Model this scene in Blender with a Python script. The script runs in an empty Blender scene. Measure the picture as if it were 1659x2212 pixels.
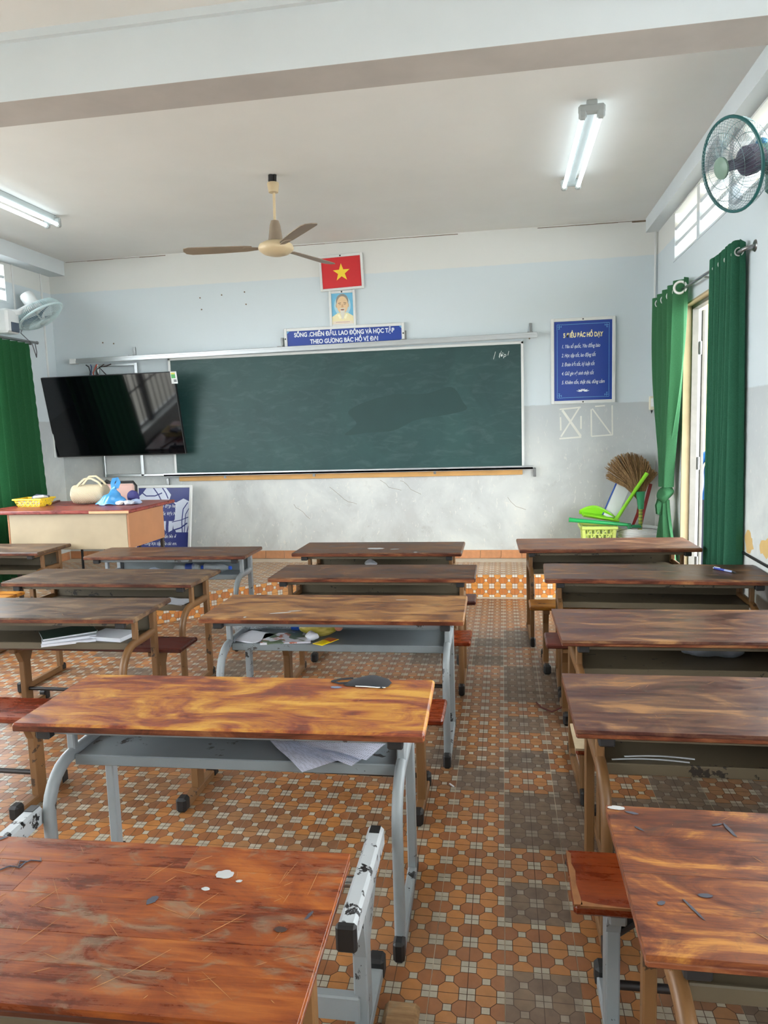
import bpy, bmesh, math, random
from mathutils import Vector, Matrix
random.seed(7)
SC = bpy.context.scene
COL = SC.collection
PI = math.pi

# ------------------------------------------------------------------ camera
cam = bpy.data.objects.new('camera', bpy.data.cameras.new('camera')); COL.objects.link(cam)
CP = Vector((0.0108, -1.8873, 1.5046))
CR = Vector((0.98674, 0.15943, -0.03029)); CU = Vector((0.01143, 0.1179, 0.99296)); CF = Vector((-0.16188, 0.98014, -0.11451))
cam.matrix_world = Matrix(((CR.x, CU.x, -CF.x, CP.x), (CR.y, CU.y, -CF.y, CP.y), (CR.z, CU.z, -CF.z, CP.z), (0, 0, 0, 1)))
cam.data.sensor_fit = 'VERTICAL'; cam.data.sensor_height = 36.0; cam.data.lens = 1575.3 / 2212 * 36
cam.data.clip_start = 0.02; cam.data.clip_end = 200
SC.camera = cam
# ------------------------------------------------------------------ sky, exposure
W = bpy.data.worlds.new('sky'); SC.world = W; W.use_nodes = True
bg = W.node_tree.nodes['Background']; bg.inputs['Color'].default_value = (0.92, 0.97, 1.0, 1); bg.inputs['Strength'].default_value = 11.0
SC.view_settings.view_transform = 'Standard'; SC.view_settings.look = 'None'
SC.view_settings.gamma = 1.0; SC.view_settings.use_curve_mapping = False
SC.view_settings.exposure = 0.72
TUBE_STRENGTH = 2.4

# ------------------------------------------------------------------ helpers
def lin(c):
    f = lambda v: v / 12.92 if v <= 0.04045 else ((v + 0.055) / 1.055) ** 2.4
    return tuple(f(v / 255) for v in c) + (1.0,)

class NT:
    def __init__(s, name):
        s.m = bpy.data.materials.new(name); s.m.use_nodes = True
        s.t = s.m.node_tree; s.t.nodes.clear()
        s.out = s.n('ShaderNodeOutputMaterial'); s.b = s.n('ShaderNodeBsdfPrincipled')
        s.l(s.b.outputs[0], s.out.inputs[0])
    def n(s, ty, **k):
        x = s.t.nodes.new(ty)
        for a, v in k.items(): setattr(x, a, v)
        return x
    def l(s, a, b): s.t.links.new(a, b)
    def coord(s, scale=(1, 1, 1), rnd=True, kind='Object', rot=(0, 0, 0)):
        tc = s.n('ShaderNodeTexCoord'); mp = s.n('ShaderNodeMapping')
        mp.inputs['Scale'].default_value = scale; mp.inputs['Rotation'].default_value = rot
        s.l(tc.outputs[kind], mp.inputs['Vector'])
        if rnd:
            oi = s.n('ShaderNodeObjectInfo'); mu = s.n('ShaderNodeMath', operation='MULTIPLY'); mu.inputs[1].default_value = 53.0
            s.l(oi.outputs['Random'], mu.inputs[0]); s.l(mu.outputs[0], mp.inputs['Location'])
        return mp.outputs[0]
    def noise(s, vec, scale=5, detail=4, rough=.55, dist=0):
        x = s.n('ShaderNodeTexNoise'); x.inputs['Scale'].default_value = scale; x.inputs['Detail'].default_value = detail
        x.inputs['Roughness'].default_value = rough; x.inputs['Distortion'].default_value = dist
        s.l(vec, x.inputs['Vector']); return x.outputs['Fac']
    def ramp(s, fac, a, b, lo=0.0, hi=1.0):
        r = s.n('ShaderNodeMapRange'); r.clamp = True
        r.inputs['From Min'].default_value = a; r.inputs['From Max'].default_value = b
        r.inputs['To Min'].default_value = lo; r.inputs['To Max'].default_value = hi
        s.l(fac, r.inputs['Value']); return r.outputs[0]
    def mix(s, fac, a, b):
        x = s.n('ShaderNodeMix', data_type='RGBA')
        for sock, v in ((x.inputs[0], fac), (x.inputs[6], a), (x.inputs[7], b)):
            if isinstance(v, (int, float)): sock.default_value = v
            elif isinstance(v, tuple): sock.default_value = v
            else: s.l(v, sock)
        return x.outputs[2]
    def mul(s, a, b, op='MULTIPLY'):
        x = s.n('ShaderNodeMath', operation=op)
        for i, v in enumerate((a, b)):
            if isinstance(v, (int, float)): x.inputs[i].default_value = v
            else: s.l(v, x.inputs[i])
        return x.outputs[0]
    def hsv(s, col, val):
        x = s.n('ShaderNodeHueSaturation')
        if isinstance(val, (int, float)): x.inputs['Value'].default_value = val
        else: s.l(val, x.inputs['Value'])
        s.l(col, x.inputs['Color']) if not isinstance(col, tuple) else setattr(x.inputs['Color'], 'default_value', col)
        return x.outputs[0]
    def set(s, k, v):
        if isinstance(v, (int, float, tuple)): s.b.inputs[k].default_value = v
        else: s.l(v, s.b.inputs[k])
    def bump(s, h, strength=.2, dist=.01):
        x = s.n('ShaderNodeBump'); x.inputs['Strength'].default_value = strength; x.inputs['Distance'].default_value = dist
        s.l(h, x.inputs['Height']); s.l(x.outputs[0], s.b.inputs['Normal'])

def plain(name, c, rough=.5, metal=0.0, vary=.08, scale=6, emit=0, coat=0, alpha=1, trans=0):
    t = NT(name); c = lin(c)
    if vary:
        f = t.noise(t.coord(), scale, 4)
        t.set('Base Color', t.hsv(c, t.ramp(f, .3, .7, 1 - vary, 1 + vary)))
    else: t.set('Base Color', c)
    t.set('Roughness', rough); t.set('Metallic', metal)
    if coat: t.set('Coat Weight', coat)
    if emit: t.set('Emission Color', c); t.set('Emission Strength', emit)
    if trans: t.set('Transmission Weight', trans)
    if alpha < 1: t.set('Alpha', alpha)
    return t.m

def paint(name, c, chip, amt=.3, rough=.45):
    t = NT(name); v = t.coord()
    f = t.noise(v, 22, 5, .65, .3); d = t.noise(v, 4, 3)
    k = t.ramp(t.mul(f, t.ramp(d, .35, .65, .8, 1.15)), .68 - amt * .2, .71 - amt * .2)
    col = t.mix(k, t.hsv(lin(c), t.ramp(d, .3, .7, .9, 1.08)), lin(chip))
    t.set('Base Color', col); t.set('Roughness', rough); t.bump(k, .25, -.002)
    return t.m

def wood(name, base, varn, dark, pale, wear=.5, stain=.3, rough=.36, tone=.12, gl=1.0, blot=.62):
    """worn varnished board: streaky mottling from dark varnish to rubbed bare wood, grey stains, grain along x"""
    t = NT(name)
    streak = t.noise(t.coord((1.1, 13, 13)), 3.0, 7, .68, .7); fine = t.noise(t.coord((2.2, 70, 70)), 3, 4, .65)
    patch = t.noise(t.coord((1.5, 3.4, 3.4)), 2.6, 8, .68, 1.1); sm = t.noise(t.coord((2.4, 4.5, 4.5), rot=(0, 0, .4)), 3.6, 6, .66, .8)
    w = t.mul(t.mul(patch, blot), t.mul(streak, 1 - blot), 'ADD'); w = t.mul(w, t.mul(t.mul(fine, -.5, 'ADD'), .16), 'ADD'); w = t.mul(w, (wear - .5) * .22, 'ADD')
    r = t.n('ShaderNodeValToRGB'); e = r.color_ramp.elements; e[0].position = .41; e[0].color = tuple(x * .62 for x in lin(varn)[:3]) + (1,); e[1].position = .63; e[1].color = lin(pale)
    for p, c in ((.455, varn), (.49, tuple((a + b) / 2 for a, b in zip(varn, base))), (.535, base)):
        q = e.new(p); q.color = lin(c)
    t.l(w, r.inputs[0])
    st = t.ramp(sm, .66 - stain * .26, .80 - stain * .26, 0, .72)
    col = t.mix(st, r.outputs[0], lin(dark))
    oi = t.n('ShaderNodeObjectInfo'); col = t.hsv(col, t.ramp(oi.outputs['Random'], 0, 1, 1 - tone, 1 + tone))
    t.set('Base Color', col)
    t.set('Roughness', t.ramp(w, .4, .62, rough - .05, rough + .14))
    t.set('Specular IOR Level', .36 * gl)
    t.bump(t.mul(streak, t.mul(w, .6), 'ADD'), .14, .004)
    return t.m

def cloth(name, c, c2=None, transl=.45, rough=.8):
    t = NT(name); v = t.coord((30, 30, 30)); f = t.noise(v, 8, 3)
    col = t.mix(t.ramp(f, .35, .65), lin(c), lin(c2 or tuple(int(x * .88) for x in c)))
    t.set('Base Color', col); t.set('Roughness', rough); t.set('Specular IOR Level', .2)
    tr = t.n('ShaderNodeBsdfTranslucent'); t.l(col, tr.inputs[0]); mx = t.n('ShaderNodeMixShader'); mx.inputs[0].default_value = transl
    t.l(t.b.outputs[0], mx.inputs[1]); t.l(tr.outputs[0], mx.inputs[2]); t.l(mx.outputs[0], t.out.inputs[0])
    return t.m

def clear(name, c, op=.35, rough=.1):
    """thin clear plastic: mostly lets light through"""
    t = NT(name); t.set('Base Color', lin(c)); t.set('Roughness', rough); t.set('Specular IOR Level', .8)
    tr = t.n('ShaderNodeBsdfTransparent'); tr.inputs[0].default_value = tuple(.6 + .4 * x for x in lin(c)[:3]) + (1,)
    mx = t.n('ShaderNodeMixShader'); mx.inputs[0].default_value = op
    t.l(tr.outputs[0], mx.inputs[1]); t.l(t.b.outputs[0], mx.inputs[2]); t.l(mx.outputs[0], t.out.inputs[0])
    return t.m

V = Vector
def rotm(rx=0, ry=0, rz=0):
    return Matrix.Rotation(rz, 3, 'Z') @ Matrix.Rotation(ry, 3, 'Y') @ Matrix.Rotation(rx, 3, 'X')

class MB:
    """collects polygons and links them as one mesh object"""
    def __init__(s): s.v = []; s.f = []; s.mi = []
    def add(s, vs, fs, m=0, T=None, o=(0, 0, 0)):
        b = len(s.v); o = V(o)
        for p in vs:
            p = V(p)
            if T is not None: p = T @ p
            s.v.append(p + o)
        for f in fs: s.f.append([b + i for i in f]); s.mi.append(m)
        return s
    def box(s, x0, x1, y0, y1, z0, z1, m=0, b=0.0, T=None, o=(0, 0, 0)):
        lo = (x0, y0, z0); hi = (x1, y1, z1)
        if b <= 0:
            vs = [(x, y, z) for x in (x0, x1) for y in (y0, y1) for z in (z0, z1)]
            return s.add(vs, [(0, 1, 3, 2), (4, 6, 7, 5), (0, 4, 5, 1), (2, 3, 7, 6), (0, 2, 6, 4), (1, 5, 7, 3)], m, T, o)
        b = min(b, *(abs(hi[i] - lo[i]) * .49 for i in range(3)))
        idx = {}; vs = []
        for sx in (0, 1):
            for sy in (0, 1):
                for sz in (0, 1):
                    sg = (sx, sy, sz)
                    for ax in range(3):
                        p = [0, 0, 0]
                        for k in range(3):
                            e = hi[k] if sg[k] else lo[k]
                            p[k] = e if k == ax else (e - b if sg[k] else e + b)
                        idx[(sg, ax)] = len(vs); vs.append(p)
        fs = []
        C2 = ((0, 0), (1, 0), (1, 1), (0, 1))
        for ax in range(3):
            a1, a2 = (ax + 1) % 3, (ax + 2) % 3
            for e in (0, 1):
                q = []
                for c in C2:
                    sg = [0, 0, 0]; sg[ax] = e; sg[a1] = c[0]; sg[a2] = c[1]; q.append(idx[(tuple(sg), ax)])
                fs.append(q if e else q[::-1])
            for c in C2:
                sg0 = [0, 0, 0]; sg0[a1] = c[0]; sg0[a2] = c[1]; sg1 = list(sg0); sg1[ax] = 1; sg0 = tuple(sg0); sg1 = tuple(sg1)
                q = [idx[(sg0, a1)], idx[(sg1, a1)], idx[(sg1, a2)], idx[(sg0, a2)]]
                fs.append(q if (c[0] == c[1]) else q[::-1])
        for sx in (0, 1):
            for sy in (0, 1):
                for sz in (0, 1):
                    q = [idx[((sx, sy, sz), a)] for a in range(3)]
                    fs.append(q if (sx + sy + sz) % 2 else q[::-1])
        return s.add(vs, fs, m, T, o)
    def sweep(s, path, prof, m=0, caps=True, up=(0, 0, 1), closed=False, scales=None):
        """prof: list of (a,b) offsets; a along the side axis, b along the frame normal"""
        P = [V(p) for p in path]; n = len(P); k = len(prof); vs = []; up = V(up)
        pn = None
        for i, p in enumerate(P):
            if closed: d = P[(i + 1) % n] - P[i - 1]
            else: d = P[min(i + 1, n - 1)] - P[max(i - 1, 0)]
            d.normalize()
            if pn is None:
                nn = up - d * up.dot(d)
                if nn.length < 1e-4: nn = V((0, 1, 0)) - d * d.y
                if nn.length < 1e-4: nn = V((1, 0, 0))
            else: nn = pn - d * pn.dot(d)
            nn.normalize(); pn = nn; sd = d.cross(nn)
            sc = scales[i] if scales else 1
            for a, b in prof: vs.append(p + sd * a * sc + nn * b * sc)
        fs = []
        for i in range(n if closed else n - 1):
            j = (i + 1) % n
            for c in range(k):
                e = (c + 1) % k; fs.append((i * k + c, i * k + e, j * k + e, j * k + c))
        if caps and not closed: fs += [tuple(range(k))[::-1], tuple((n - 1) * k + c for c in range(k))]
        return s.add(vs, fs, m)
    def tube(s, path, r, seg=8, m=0, caps=True, closed=False, scales=None, up=(0, 0, 1)):
        return s.sweep(path, [(r * math.cos(2 * PI * i / seg), r * math.sin(2 * PI * i / seg)) for i in range(seg)], m, caps, up, closed, scales)
    def rect(s, path, w, h, m=0, b=.004, up=(0, 0, 1)):
        w /= 2; h /= 2
        return s.sweep(path, [(w, -h + b), (w, h - b), (w - b, h), (-w + b, h), (-w, h - b), (-w, -h + b), (-w + b, -h), (w - b, -h)], m, True, up)
    def lathe(s, prof, seg=24, m=0, T=None, o=(0, 0, 0), cap=True):
        k = len(prof); vs = []
        for i in range(seg):
            a = 2 * PI * i / seg
            for r, z in prof: vs.append((r * math.cos(a), r * math.sin(a), z))
        fs = []
        for i in range(seg):
            j = (i + 1) % seg
            for c in range(k - 1): fs.append((i * k + c, j * k + c, j * k + c + 1, i * k + c + 1))
        if cap:
            fs.append([i * k for i in range(seg)][::-1]); fs.append([i * k + k - 1 for i in range(seg)])
        return s.add(vs, fs, m, T, o)
    def prism(s, poly, z0, z1, m=0, T=None, o=(0, 0, 0)):
        n = len(poly)
        ar = sum(poly[i][0] * poly[(i + 1) % n][1] - poly[(i + 1) % n][0] * poly[i][1] for i in range(n))
        if ar < 0: poly = poly[::-1]
        vs = [(x, y, z0) for x, y in poly] + [(x, y, z1) for x, y in poly]
        fs = [tuple(range(n))[::-1], tuple(range(n, 2 * n))] + [(i, (i + 1) % n, n + (i + 1) % n, n + i) for i in range(n)]
        return s.add(vs, fs, m, T, o)
    def grid(s, fn, nu, nv, m=0, cu=False):
        vs = [fn(i / (nu if cu else nu - 1), j / (nv - 1)) for i in range(nu) for j in range(nv)]
        fs = []
        for i in range(nu if cu else nu - 1):
            for j in range(nv - 1):
                a = i * nv + j; b = ((i + 1) % nu) * nv + j
                fs.append((a, b, b + 1, a + 1))
        return s.add(vs, fs, m)
    def ell(s, c, r, m=0, seg=14, rings=8, T=None):
        pr = [(math.sin(PI * i / rings), -math.cos(PI * i / rings)) for i in range(rings + 1)]
        vs = []
        for i in range(seg):
            a = 2 * PI * i / seg
            for q, z in pr: vs.append((r[0] * q * math.cos(a), r[1] * q * math.sin(a), r[2] * z))
        k = rings + 1; fs = []
        for i in range(seg):
            j = (i + 1) % seg
            for q in range(rings): fs.append((i * k + q, j * k + q, j * k + q + 1, i * k + q + 1))
        return s.add(vs, fs, m, T, c)
    def mesh(s, name, mats, smooth=None):
        me = bpy.data.meshes.new(name); me.from_pydata([tuple(p) for p in s.v], [], s.f)
        for m in (mats if isinstance(mats, (list, tuple)) else [mats]): me.materials.append(m)
        if any(s.mi): me.polygons.foreach_set('material_index', s.mi)
        bm = bmesh.new(); bm.from_mesh(me); bmesh.ops.remove_doubles(bm, verts=bm.verts, dist=1e-6); bm.to_mesh(me); bm.free()
        if smooth is not None:
            me.shade_smooth()
            if smooth < 180: me.set_sharp_from_angle(angle=math.radians(smooth))
        me.update(); return me
    def build(s, name, mats, parent=None, loc=(0, 0, 0), rot=(0, 0, 0), smooth=None, solid=0):
        if parent is not None and getattr(parent, '_w', None): pass
        o = bpy.data.objects.new(name, s.mesh(name, mats, smooth)); COL.objects.link(o)
        o.location = loc; o.rotation_euler = rot
        if parent is not None: o.parent = parent
        if solid:
            md = o.modifiers.new('thick', 'SOLIDIFY'); md.thickness = solid; md.offset = 0
        return o

def tag(o, label=None, cat=None, group=None, kind=None):
    if label: o['label'] = label
    if cat: o['category'] = cat
    if group: o['group'] = group
    if kind: o['kind'] = kind
    return o
def thing(name, label, cat, loc=(0, 0, 0), rz=0, group=None, rot=None):
    o = bpy.data.objects.new(name, None); COL.objects.link(o); o.empty_display_size = .1
    o.location = loc; o.rotation_euler = rot or (0, 0, rz)
    return tag(o, label, cat, group)
def struct(o): o['kind'] = 'structure'; return o
def dup(o, parent=None):
    c = o.copy(); COL.objects.link(c)
    if parent is not None: c.parent = parent
    for ch in [x for x in bpy.data.objects if x.parent == o]: dup(ch, c)
    return c
def kids(o): return [x for x in bpy.data.objects if x.parent == o]
def arc(c, r, a0, a1, n, ax='yz', fixed=0):
    out = []
    for i in range(n + 1):
        a = a0 + (a1 - a0) * i / n; u = c[0] + r * math.cos(a); v = c[1] + r * math.sin(a)
        out.append({'yz': (fixed, u, v), 'xz': (u, fixed, v), 'xy': (u, v, fixed)}[ax])
    return out
def text(s, size, mat, parent, loc, rot=(PI / 2, 0, 0), name='lettering', align='CENTER', bold=0.0, shear=0.0, width=None):
    cu = bpy.data.curves.new(name, 'FONT'); cu.body = s; cu.size = size; cu.align_x = align; cu.align_y = 'CENTER'
    cu.extrude = .0004; cu.offset = bold; cu.shear = shear; cu.materials.append(mat)
    o = bpy.data.objects.new(name, cu); COL.objects.link(o); o.parent = parent; o.location = loc; o.rotation_euler = rot
    bpy.context.view_layer.update(); w = o.dimensions.x
    me = bpy.data.meshes.new_from_object(o.evaluated_get(bpy.context.evaluated_depsgraph_get())); me.name = name
    if width and w > 0:
        for v in me.vertices: v.co.x *= width / w
    bpy.data.objects.remove(o); r = bpy.data.objects.new(name, me); COL.objects.link(r); r.parent = parent; r.location = loc; r.rotation_euler = rot
    return r

# ------------------------------------------------------------------ materials
def wallmat(name):
    t = NT(name); g = t.n('ShaderNodeNewGeometry'); sp = t.n('ShaderNodeSeparateXYZ'); t.l(g.outputs['Position'], sp.inputs[0]); z = sp.outputs['Z']
    tc = t.coord(rnd=False); n1 = t.noise(tc, 1.6, 5, .6, .5); n2 = t.noise(tc, 9, 6, .7); n3 = t.noise(t.coord((3, 3, 1.2), rnd=False), 14, 4, .6, 1)
    zz = t.mul(z, t.ramp(n2, 0, 1, -.01, .01), 'ADD')
    up = t.ramp(zz, 2.985, 2.995); lo = t.ramp(zz, 1.668, 1.678)
    mid = t.mix(lo, lin((182, 188, 190)), lin((202, 212, 216)))
    col = t.mix(up, mid, lin((215, 216, 212)))
    low = t.ramp(z, .3, 1.5, 1, 0)
    dirt = t.mul(t.ramp(n1, .42, .7, 0, .55), low)
    col = t.mix(t.mul(dirt, .8), col, lin((186, 176, 160)))
    bleach = t.mul(t.ramp(n1, .62, .38, .15, .9), t.ramp(z, 1.66, .9, 0, 1))
    col = t.mix(bleach, col, lin((216, 218, 213)))
    chips = t.mul(t.ramp(n3, .62, .66), t.ramp(z, 1.68, .2, .25, 1))
    chips = t.mul(chips, t.ramp(z, 1.7, 1.66))
    col = t.mix(t.mul(chips, .8), col, lin((224, 222, 214)))
    col = t.mix(t.mul(t.ramp(n2, .6, .75), t.mul(low, .35)), col, lin((120, 105, 90)))
    t.set('Base Color', col); t.set('Roughness', .75); t.bump(n2, .08, .004)
    return t.m
M_WALL = wallmat('painted_wall')
M_CEIL = plain('ceiling_paint', (226, 226, 223), .85, vary=.03, scale=1.5)
M_BEAM = plain('beam_paint', (210, 217, 220), .8, vary=.03, scale=2)
M_LINE = plain('dirty_crack', (120, 105, 88), .9, vary=.3, scale=20)
M_PLASTER = plain('pale_cement', (205, 192, 172), .85, vary=.08, scale=9)
M_GROUT = plain('grout', (192, 180, 158), .9, vary=.12, scale=8)
def tilemat(name, c, v=.1, rough=.33):
    t = NT(name); n = t.noise(t.coord(rnd=False, kind='Object'), 24, 4); oi = t.n('ShaderNodeObjectInfo')
    g = t.n('ShaderNodeNewGeometry'); big = t.noise(g.outputs['Position'], 1.7, 4, .6)
    col = t.hsv(lin(c), t.mul(t.ramp(n, .3, .7, 1 - v, 1 + v), t.ramp(oi.outputs['Random'], 0, 1, .9, 1.1)))
    dirt = t.ramp(big, .45, .72, 0, .38)
    col = t.mix(dirt, col, lin((122, 102, 84)))
    t.set('Base Color', col); t.set('Roughness', t.ramp(big, .3, .7, rough - .06, rough + .16)); t.set('Specular IOR Level', .5)
    return t.m
TILE_LINE = plain('tile_line', (84, 60, 44), .7, vary=.1, scale=20)
TM = {'clean': [TILE_LINE, tilemat('tile_orange', (168, 112, 61)), tilemat('tile_rust', (144, 91, 54)), tilemat('tile_white', (168, 160, 143))],
      'dull': [TILE_LINE, tilemat('tile_orange_dull', (150, 106, 68)), tilemat('tile_rust_dull', (130, 87, 58)), tilemat('tile_white_dull', (172, 163, 146))],
      'stained': [plain('tile_line_stained', (84, 70, 60), .8), tilemat('tile_orange_stained', (116, 96, 78), .2, .45), tilemat('tile_rust_stained', (106, 87, 73), .2, .45), tilemat('tile_white_stained', (140, 130, 116), .2, .45)]}
TM['dusty'] = [plain('tile_line_dusty', (120, 96, 76), .7), tilemat('tile_orange_dusty', (194, 158, 120), rough=.4), tilemat('tile_rust_dusty', (184, 142, 108), rough=.4), tilemat('tile_white_dusty', (210, 202, 188), rough=.4)]  # platform tiles: doorway glare put into the colours along with dust
TM['fresh'] = [TILE_LINE, tilemat('tile_orange_fresh', (222, 152, 76)), tilemat('tile_rust_fresh', (204, 126, 64)), tilemat('tile_white_fresh', (228, 220, 206))]  # brightened riser copy: door light put into the tile colours
M_TERRA = tilemat('terracotta_tile', (202, 142, 100))
M_TAN = paint('tan_paint', (118, 84, 50), (60, 42, 28), .12)
M_GREY = paint('grey_paint', (134, 140, 143), (34, 34, 36), .22)
M_WORN = paint('peeling_white_paint', (172, 178, 182), (30, 30, 32), .55)
M_OLIVE = paint('olive_panel', (94, 84, 66), (40, 34, 28), .15, .5)
M_GPANEL = paint('grey_panel', (114, 121, 124), (60, 55, 52), .1, .4)
M_BLACK = plain('black_rubber', (22, 22, 23), .55, vary=.1)
M_DARKPIPE = plain('dark_pipe', (52, 48, 48), .45, metal=.4)
M_ALU = plain('aluminium', (196, 200, 202), .32, metal=.75, vary=.06, scale=3)
M_ALUW = plain('pale_frame', (216, 218, 216), .4, vary=.04)
M_STEEL = plain('steel_rod', (150, 152, 152), .3, metal=.9, vary=.05)
M_WHITE = plain('white_plastic', (226, 230, 230), .4, vary=.03)
M_IVORY = plain('ivory_metal', (206, 186, 150), .4, vary=.08)
M_FANBROWN = plain('dusty_metal', (138, 122, 104), .5, vary=.12)
M_PAPER = plain('paper', (214, 216, 222), .8, vary=.05)

# ------------------------------------------------------------------ room shell
XL, XR, YB, YF, ZC = -4.62, 1.42, -4.2, 5.267, 3.31
def holed_wall(name, axis, pos, thick, a0, a1, z0, z1, holes):
    """wall in the plane axis=pos, thickness away from the room, with rectangular openings (a0,a1,z0,z1)"""
    m = MB(); A = sorted({a0, a1, *[h[i] for h in holes for i in (0, 1)]}); Z = sorted({z0, z1, *[h[i] for h in holes for i in (2, 3)]})
    p0, p1 = sorted((pos, pos + thick))
    for i in range(len(A) - 1):
        for j in range(len(Z) - 1):
            ca, cz = (A[i] + A[i + 1]) / 2, (Z[j] + Z[j + 1]) / 2
            if any(h[0] < ca < h[1] and h[2] < cz < h[3] for h in holes): continue
            if axis == 'x': m.box(p0, p1, A[i], A[i + 1], Z[j], Z[j + 1])
            else: m.box(A[i], A[i + 1], p0, p1, Z[j], Z[j + 1])
    # the faces shared by two neighbouring blocks are dropped
    me = m.mesh(name, [M_WALL]); bm = bmesh.new(); bm.from_mesh(me)
    seen = {}
    for f in bm.faces: seen.setdefault(tuple(round(c, 4) for c in f.calc_center_median()), []).append(f)
    bmesh.ops.delete(bm, geom=[f for fs in seen.values() if len(fs) > 1 for f in fs], context='FACES'); bm.to_mesh(me); bm.free()
    o = bpy.data.objects.new(name, me); COL.objects.link(o); return struct(o)
DOOR = (3.22, 4.25, 0.0, 2.38)
RV = [(y, y + .69, 2.80, 3.17) for y in (3.925, 3.155, 2.385, 1.615, .845, .075)]
LV = [(y, y + .69, 2.80, 3.14) for y in (3.87, 3.10, 2.33, 1.56, .79)]
RW = [(-.1, 2.0, .8, 2.45), (-2.9, -.6, .8, 2.45)]
LW = [(1.7, 4.3, .8, 2.45), (-1.2, 1.2, .8, 2.45), (-3.9, -1.6, .8, 2.45)]
wall_right = holed_wall('wall_right', 'x', XR, .13, YB, YF, -.1, ZC, [DOOR] + RV + RW)
wall_left = holed_wall('wall_left', 'x', XL, -.2, YB, YF, -.1, ZC, LV + LW)
wall_front = holed_wall('wall_front', 'y', YF, .2, XL - .2, XR + .2, -.1, ZC, [])
wall_back = holed_wall('wall_back', 'y', YB, -.2, XL - .2, XR + .2, -.1, ZC, [])
struct(MB().box(XL - .2, XR + .2, YB - .2, YF + .2, ZC, ZC + .18).build('ceiling', M_CEIL))
BEAMZ = 3.03
M_UNDER = plain('beam_underside', (178, 173, 168), .85, vary=.08, scale=3)  # darker than the beam faces: shade and smudges put into one colour
trim = lambda n, *b, m=M_BEAM: struct(MB().box(*b).build(n, m))
t1 = trim('trim_1', XL, XR, 1.31, 1.55, BEAMZ, ZC)
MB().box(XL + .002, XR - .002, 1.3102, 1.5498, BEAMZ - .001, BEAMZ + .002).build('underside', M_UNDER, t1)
struct(MB().box(XL, XR, 1.285, 1.3105, 3.275, ZC).build('cornice_strip', M_BEAM, t1))
trim('trim_2', 1.31, XR, 1.55, YF, 3.19, ZC); trim('trim_3', XL, -4.44, 1.55, YF, 3.165, ZC)
trim('trim_4', 1.31, XR, YB, 1.31, 3.19, ZC); trim('trim_5', XL, -4.44, YB, 1.31, 3.165, ZC)
# stained crack line where the ceiling meets the front wall
ck = MB()
x = -4.42
while x < 1.25:
    w = random.uniform(.12, .5); h = random.uniform(.003, .008)
    if random.random() < .85: ck.box(x, min(x + w, 1.27), YF - .002, YF + .01, 3.3 - h, 3.3, b=.0)
    x += w
ck.box(1.19, 1.31, YF - .003, YF + .01, 3.285, 3.3, b=0)
o = ck.build('ceiling_crack', M_LINE, wall_front); o['kind'] = 'stuff'
# concrete louvres in the high openings
slat_proto = None
for side, holes, px in (('r', RV, XR), ('l', LV, XL)):
    for h in holes:
        s = 1 if side == 'r' else -1
        fr = MB(); w = .03
        for a, b, c, d in ((h[0] - w, h[1] + w, h[3], h[3] + .012), (h[0] - w, h[1] + w, h[2] - .012, h[2])):
            fr.box(min(px, px - s * .006), max(px, px - s * .006), a, b, c, d)
        wn = struct(fr.build('window_1', M_WALL))
        n = 3; H = (h[3] - h[2]) / n
        for k in range(n):
            z = h[2] + H * k
            sl = MB()
            ang = math.radians(-14) * s
            T = Matrix.Rotation(ang, 3, 'Y')
            sl.box(-.062, .062, h[0], h[1], -.012, .012, T=T, o=(px + s * .066, 0, z + H * .02 + .012))
            sl.build('slat', M_BEAM, wn)
# plain barred windows further back (outside the frame; widened and partly added for more light inside)
for side, holes, px in (('r', RW, XR + .065), ('l', LW, XL - .1)):
    for h in holes:
        g = MB()
        y = h[0] + .06
        while y < h[1]: g.box(px - .007, px + .007, y - .007, y + .007, h[2], h[3]); y += .14
        for z in (h[2] + .02, h[2] + .5, h[2] + 1.0, h[3] - .02): g.box(px - .006, px + .006, h[0], h[1], z - .012, z + .012)
        g.box(px - .03, px + .03, h[0], h[0] + .05, h[2], h[3]); g.box(px - .03, px + .03, h[1] - .05, h[1], h[2], h[3])
        ym = (h[0] + h[1]) / 2; g.box(px - .03, px + .03, ym - .04, ym + .04, h[2], h[3])
        struct(g.build('window_2', M_DARKPIPE))
# door frame and leaf
DF = plain('door_frame_paint', (112, 110, 104), .5, vary=.1, scale=12)
DP = plain('cream_reveal', (168, 152, 120), .8, vary=.1, scale=5)
d = MB(); y1 = DOOR[1]
d.box(XR + .055, XR + .1, y1 - .035, y1 + .002, 0, 2.38); d.box(XR + .055, XR + .105, DOOR[0], DOOR[0] + .035, 0, 2.38); d.box(XR + .055, XR + .105, DOOR[0], y1, 2.345, 2.382)
door = struct(d.build('door_1', DF))
rv = MB(); rv.box(XR - .004, XR + .055, y1 - .012, y1 + .003, 0, 2.39); rv.box(XR - .004, XR + .13, DOOR[0], y1, 2.372, 2.384)
rv.build('reveal', DP, door)
lf = MB(); lf.box(XR + .134, XR + .158, y1 - .012, y1 + .95, .01, 2.34, b=.004)
for z0, z1 in ((.12, .7), (.82, 1.5), (1.62, 2.22)): lf.box(XR + .1315, XR + .135, y1 + .1, y1 + .85, z0, z1, b=.004)
lf.build('door_leaf', DF, door)
hg = MB()
for z in (.35, 1.15, 2.05): hg.tube([(XR + .12, y1 - .016, z - .05), (XR + .12, y1 - .016, z + .05)], .012, 8)
hg.build('hinge', M_STEEL, door)

PZ0 = .2
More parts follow.
